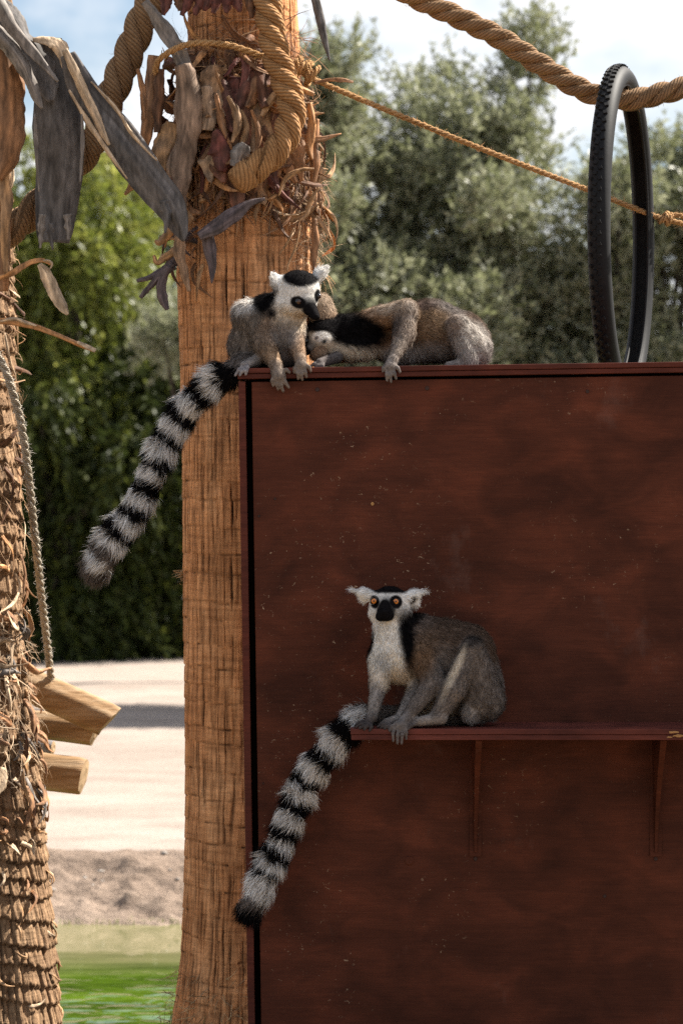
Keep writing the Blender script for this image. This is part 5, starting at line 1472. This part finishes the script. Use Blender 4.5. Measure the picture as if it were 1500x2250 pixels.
b.el((695, 696, 89), (8, 7, 7), BLACK, 1.2, 4, (0, 1, 0))
b.rc((620, 636, 26), (608, 616, 20), 15, 11, WHITE, 10, 8); b.rc((608, 616, 20), (601, 606, 16), 11, 6, WHITE, 11, 6)
b.el((609, 626, 28), (12, 23, 8), WHITE, 8, 6, (-0.3, -1, 0), -0.25); b.el((706, 601, 6), (10, 17, 7), WHITE, 9, 6, (0.6, -0.8, 0), 0.65)
b.rc((690, 616, 8), (703, 600, 2), 13, 11, WHITE, 10, 8); b.rc((703, 600, 2), (712, 592, 0), 10, 5, WHITE, 12, 6)
b.rc((565, 706, 26), (582, 758, 60), 34, 25, (0.18, 0.14, 0.11), 9, 12)                       # near arm
b.rc((582, 758, 60), (606, 802, 96), 25, 14, (0.19, 0.135, 0.095), 7, 10)
b.rc((606, 804, 98), (613, 828, 112), 15, 16, (0.17, 0.135, 0.11), 3, 6)
fingers(b, [[(603, 824, 114), (598, 836, 118), (600, 847, 115)], [(608, 832, 118), (608, 843, 120), (611, 855, 116)], [(615, 833, 118), (617, 846, 120), (622, 859, 116)],
            [(621, 830, 116), (627, 840, 119), (634, 851, 116)], [(619, 816, 110), (629, 812, 114), (636, 818, 116)]], 4.6, (0.16, 0.13, 0.11))
b.rc((645, 742, 40), (660, 788, 96), 22, 12, TAN, 6, 10)                        # far hand
b.rc((659, 790, 98), (661, 803, 108), 12, 13, (0.17, 0.135, 0.11), 3, 6)
fingers(b, [[(652, 802, 110), (647, 810, 115), (646, 818, 113)], [(656, 808, 114), (654, 820, 118), (655, 832, 114)], [(662, 809, 115), (662, 822, 119), (664, 834, 114)],
            [(668, 808, 114), (671, 818, 118), (673, 828, 114)], [(671, 800, 110), (679, 806, 115), (682, 815, 113)]], 4.3, (0.16, 0.13, 0.11))
b.rc((575, 786, 50), (536, 802, 96), 14, 9, LGREY, 4, 8)                        # foot at the corner
fingers(b, [[(536, 803, 98), (525, 812, 106), (517, 824, 108)], [(540, 806, 102), (532, 815, 112), (527, 824, 112)], [(545, 806, 104), (541, 814, 113), (540, 822, 112)]], 4.4, (0.22, 0.20, 0.20))
b.el((610, 786, 10), (50, 26, 34), (0.05, 0.04, 0.035), 8, 12, (0, 1, 0))
tl = [(560, 790, 10, 'K'), (532, 800, 55, 'K'), (506, 818, 66, 'K'), (478, 833, 60, 'W'), (452, 855, 52, 'K'), (426, 878, 44, 'W'), (405, 904, 36, 'K'), (388, 930, 30, 'W'), (374, 957, 24, 'K'), (359, 984, 20, 'W'),
      (347, 1011, 16, 'K'), (336, 1036, 14, 'W'), (325, 1063, 12, 'K'), (308, 1095, 12, 'W'), (296, 1119, 12, 'K'), (281, 1141, 12, 'W'), (265, 1162, 12, 'K'), (250, 1184, 12, 'W'), (236, 1206, 12, 'G'), (224, 1226, 12, 'W'), (212, 1246, 12, 'G')]
tail1 = tail_path(b, tl, 20, 20, 2)
reg1 = [((560, 716, 30), (60, 56, 60), (0.15, 0.122, 0.10), 0.5, None, 0),
        ((592, 722, 50), (26, 40, 40), TAN, 0.5, None, 0.2),
        ((540, 668, 10), (34, 22, 60), (0.46, 0.43, 0.40), 0.4, 13, 0),  # pale patch: sunlight on the shoulder hump put into the coat colour
        ((640, 700, 40), (40, 34, 40), BEIGE, 0.4, 9, 0),
        ((622, 745, 50), (36, 40, 40), (0.19, 0.16, 0.14), 0.5, 6, 0),
        ((583, 648, 16), (25, 50, 64), BLACK, 0.25, 9, 0.25),
        ((598, 688, 30), (14, 14, 30), BLACK, 0.4, 8, 0),
        ((662, 607, 28), (43, 29, 70), BLACK, 0.12, 4, -0.12),
        ((650, 610, -10), (50, 36, 40), BLACK, 0.2, 6, 0),
        ((655, 664, 72), (18, 13.5, 26), BLACK, 0.14, 2.0, 0.35), ((699, 650, 46), (9.5, 16, 26), BLACK, 0.16, 2.0, 0.1),
        ((687, 685, 78), (24, 19, 28), BLACK, 0.14, 1.8, 0.5),
        ((609, 616, 18), (17, 26, 26), (0.66, 0.64, 0.61), 0.25, 9, 0), ((705, 600, 2), (19, 18, 24), (0.66, 0.64, 0.61), 0.25, 11, 0),
        ((612, 640, 30), (6, 8, 14), (0.12, 0.10, 0.09), 0.5, 4, 0.5),
        ((604, 775, 88), (22, 22, 24), (0.25, 0.17, 0.11), 0.5, None, 0)]
def flow1(V, fl):
    for (c, d, r_) in (((604, 610, 18), (-0.4, -1, 0), 24), ((709, 596, 2), (0.8, -0.6, 0), 24), ((655, 605, 20), (-0.4, -0.5, -0.6), 40)):
        w = (1 - sstep(0.6, 1.1, np.linalg.norm(V - np.array(c), axis=1) / r_))[:, None]
        fl = unit(fl * (1 - w) + np.array(d) * w)
    return fl
def tm1(V, dd): return (V[:, 0] < 521) & (V[:, 1] > 800) & (dd < 34) & ~((V[:, 2] > 92))
lemur("ring-tailed lemur sitting up at the wall's corner, head bowed, tail draped left", Y1, b, reg1, tail1, tm1,
      eyes=[((655, 662, 66), 8.5, (0.35, 0.25, 1), (0.06, 0.02, 0.006)), ((698, 650, 38), 7.5, (0.9, 0.2, 0.6), (0.04, 0.014, 0.005))],
      seed=600, basept=(570, 805, 0), flowfix=flow1, tailhair=30)

# ================================================= the lemur lying flat along the wall's top
Y2 = 8.16
b = Body()
b.rc((770, 738, -8), (850, 728, -14), 40, 50, BROWN, 10, 18)
b.rc((850, 728, -14), (945, 726, -20), 52, 64, BROWN, 10, 18)
b.rc((945, 728, -20), (1010, 742, -22), 66, 58, BROWN, 11, 18)
b.el((1030, 756, -12), (46, 50, 48), GREY, 11, 16, (0.6, 1, 0))
b.rc((1040, 770, 24), (1006, 716, 42), 40, 25, LGREY, 10, 12)                    # near thigh
b.rc((1004, 722, 44), (1030, 790, 52), 22, 22, LGREY, 8, 10)
b.rc((1030, 796, 54), (985, 803, 66), 13, 9, LGREY, 4, 8)
b.el((708, 742, 28), (37, 38, 38), BEIGE, 5, 10, (1, 0.3, 0))                    # head, turned down to the left
b.rc((690, 752, 44), (667, 773, 56), 19, 11, BLACK, 2.5, 10)
b.el((662, 778, 59), (7.5, 6.5, 7), BLACK, 1.2, 4, (0, 1, 0))
b.el((708, 741, 62), (18, 11, 7), WHITE, 6, 6, (1, -0.3, 0), 0.1)               # near ear
b.el((684, 716, 20), (9, 9, 8), BLACK, 5, 6, (-1, -1, 0))
b.rc((718, 730, 14), (790, 732, 4), 38, 43, BLACK, 10, 16)
b.el((770, 768, 20), (66, 26, 38), BEIGE, 12, 14, (0.6, 1, 0))
b.el((880, 770, 0), (60, 30, 40), LGREY, 10, 14, (0.3, 1, 0))
b.rc((818, 706, 28), (892, 684, 58), 30, 25, TAN, 9, 12)                         # near arm, elbow high
b.rc((892, 685, 60), (886, 738, 84), 25, 23, (0.20, 0.155, 0.125), 9, 10)
b.rc((886, 738, 84), (864, 788, 132), 22, 11, (0.20, 0.165, 0.14), 7, 8)
b.rc((862, 790, 133), (857, 804, 142), 11, 13, (0.20, 0.175, 0.16), 3, 6)
fingers(b, [[(848, 802, 143), (842, 808, 147), (841, 816, 146)], [(851, 808, 146), (849, 822, 150), (850, 836, 146)], [(857, 810, 147), (857, 824, 151), (859, 839, 146)],
            [(863, 808, 146), (866, 820, 150), (870, 832, 146)], [(867, 802, 143), (874, 808, 147), (878, 817, 146)]], 4.2, (0.15, 0.13, 0.12))
b.rc((740, 785, 60), (702, 797, 100), 13, 10, (0.10, 0.085, 0.08), 3, 8)         # far paw
fingers(b, [[(702, 797, 102), (690, 799, 108), (681, 806, 110)], [(706, 800, 106), (698, 803, 112), (692, 808, 114)], [(710, 801, 106), (708, 804, 112), (704, 809, 114)]], 4.2, (0.12, 0.105, 0.10))
tl = [(1020, 765, -60, 'G'), (1026, 778, -110, 'K'), (1030, 786, -150, 'W'), (1031, 792, -186, 'K'), (1031, 815, -212, 'W'), (1030, 850, -216, 'K'), (1028, 885, -216, 'W'), (1026, 920, -216, 'K'),
      (1024, 955, -216, 'W'), (1022, 990, -216, 'K'), (1020, 1025, -216, 'W'), (1018, 1060, -216, 'K')]      # hangs down behind the wall
tail2 = tail_path(b, tl, 16, 14, 4)
def tm2(V, dd): return (V[:, 2] < -90) & (dd < 30)
reg2 = [((830, 728, 40), (60, 36, 60), (0.22, 0.125, 0.07), 0.5, None, 0),
        ((862, 672, 50), (46, 20, 50), (0.33, 0.265, 0.21), 0.5, 10, -0.2),
        ((905, 690, 70), (16, 40, 30), (0.28, 0.235, 0.20), 0.5, None, 0),
        ((868, 720, 86), (14, 34, 22), (0.10, 0.08, 0.07), 0.6, None, 0.1),
        ((940, 700, 20), (46, 60, 60), (0.20, 0.135, 0.085), 0.5, 11, 0),
        ((930, 668, 10), (30, 16, 60), (0.075, 0.05, 0.04), 0.5, 11, 0),
        ((985, 672, -10), (40, 24, 50), (0.13, 0.11, 0.10), 0.5, 11, 0.3),
        ((940, 775, 30), (40, 24, 40), LGREY, 0.5, None, 0),
        ((1044, 735, 60), (40, 56, 50), (0.34, 0.31, 0.28), 0.5, 11, 0.3),
        ((1000, 712, 62), (18, 22, 26), (0.21, 0.16, 0.13), 0.6, None, 0),
        ((780, 727, 34), (70, 36, 84), BLACK, 0.22, 11, 0.16),
        ((704, 710, 30), (44, 24, 62), BLACK, 0.18, 6, 0), ((738, 728, 40), (24, 24, 40), BLACK, 0.25, 9, 0),
        ((708, 740, 64), (21, 12, 14), WHITE, 0.3, 6, 0.1), ((694, 742, 70), (5, 5, 8), (0.12, 0.1, 0.1), 0.4, 3, 0), ((711, 751, 70), (6, 6, 8), (0.02, 0.02, 0.02), 0.4, 3, 0),
        ((671, 748, 48), (9, 15, 22), BLACK, 0.25, 2, 0), ((680, 764, 50), (9, 16, 14), (0.25, 0.23, 0.22), 0.4, 3, 0.5),
        ((668, 774, 56), (17, 15, 18), BLACK, 0.2, 1.8, 0)]
def flow2(V, fl):
    w = ((V[:, 1] < 760) & (V[:, 2] < 46) & (V[:, 0] > 760))[:, None]
    return np.where(w, unit(np.array([1, 0.45, 0.1]))[None, :], fl)
lemur("ring-tailed lemur lying along the wall top with elbow raised, being groomed", Y2, b, reg2, tail2, tm2,
      eyes=[((673, 749, 52), 7, (-0.9, 0.1, 0.5), (0.12, 0.035, 0.01))], seed=900, basept=(900, 808, 0), flowfix=flow2)
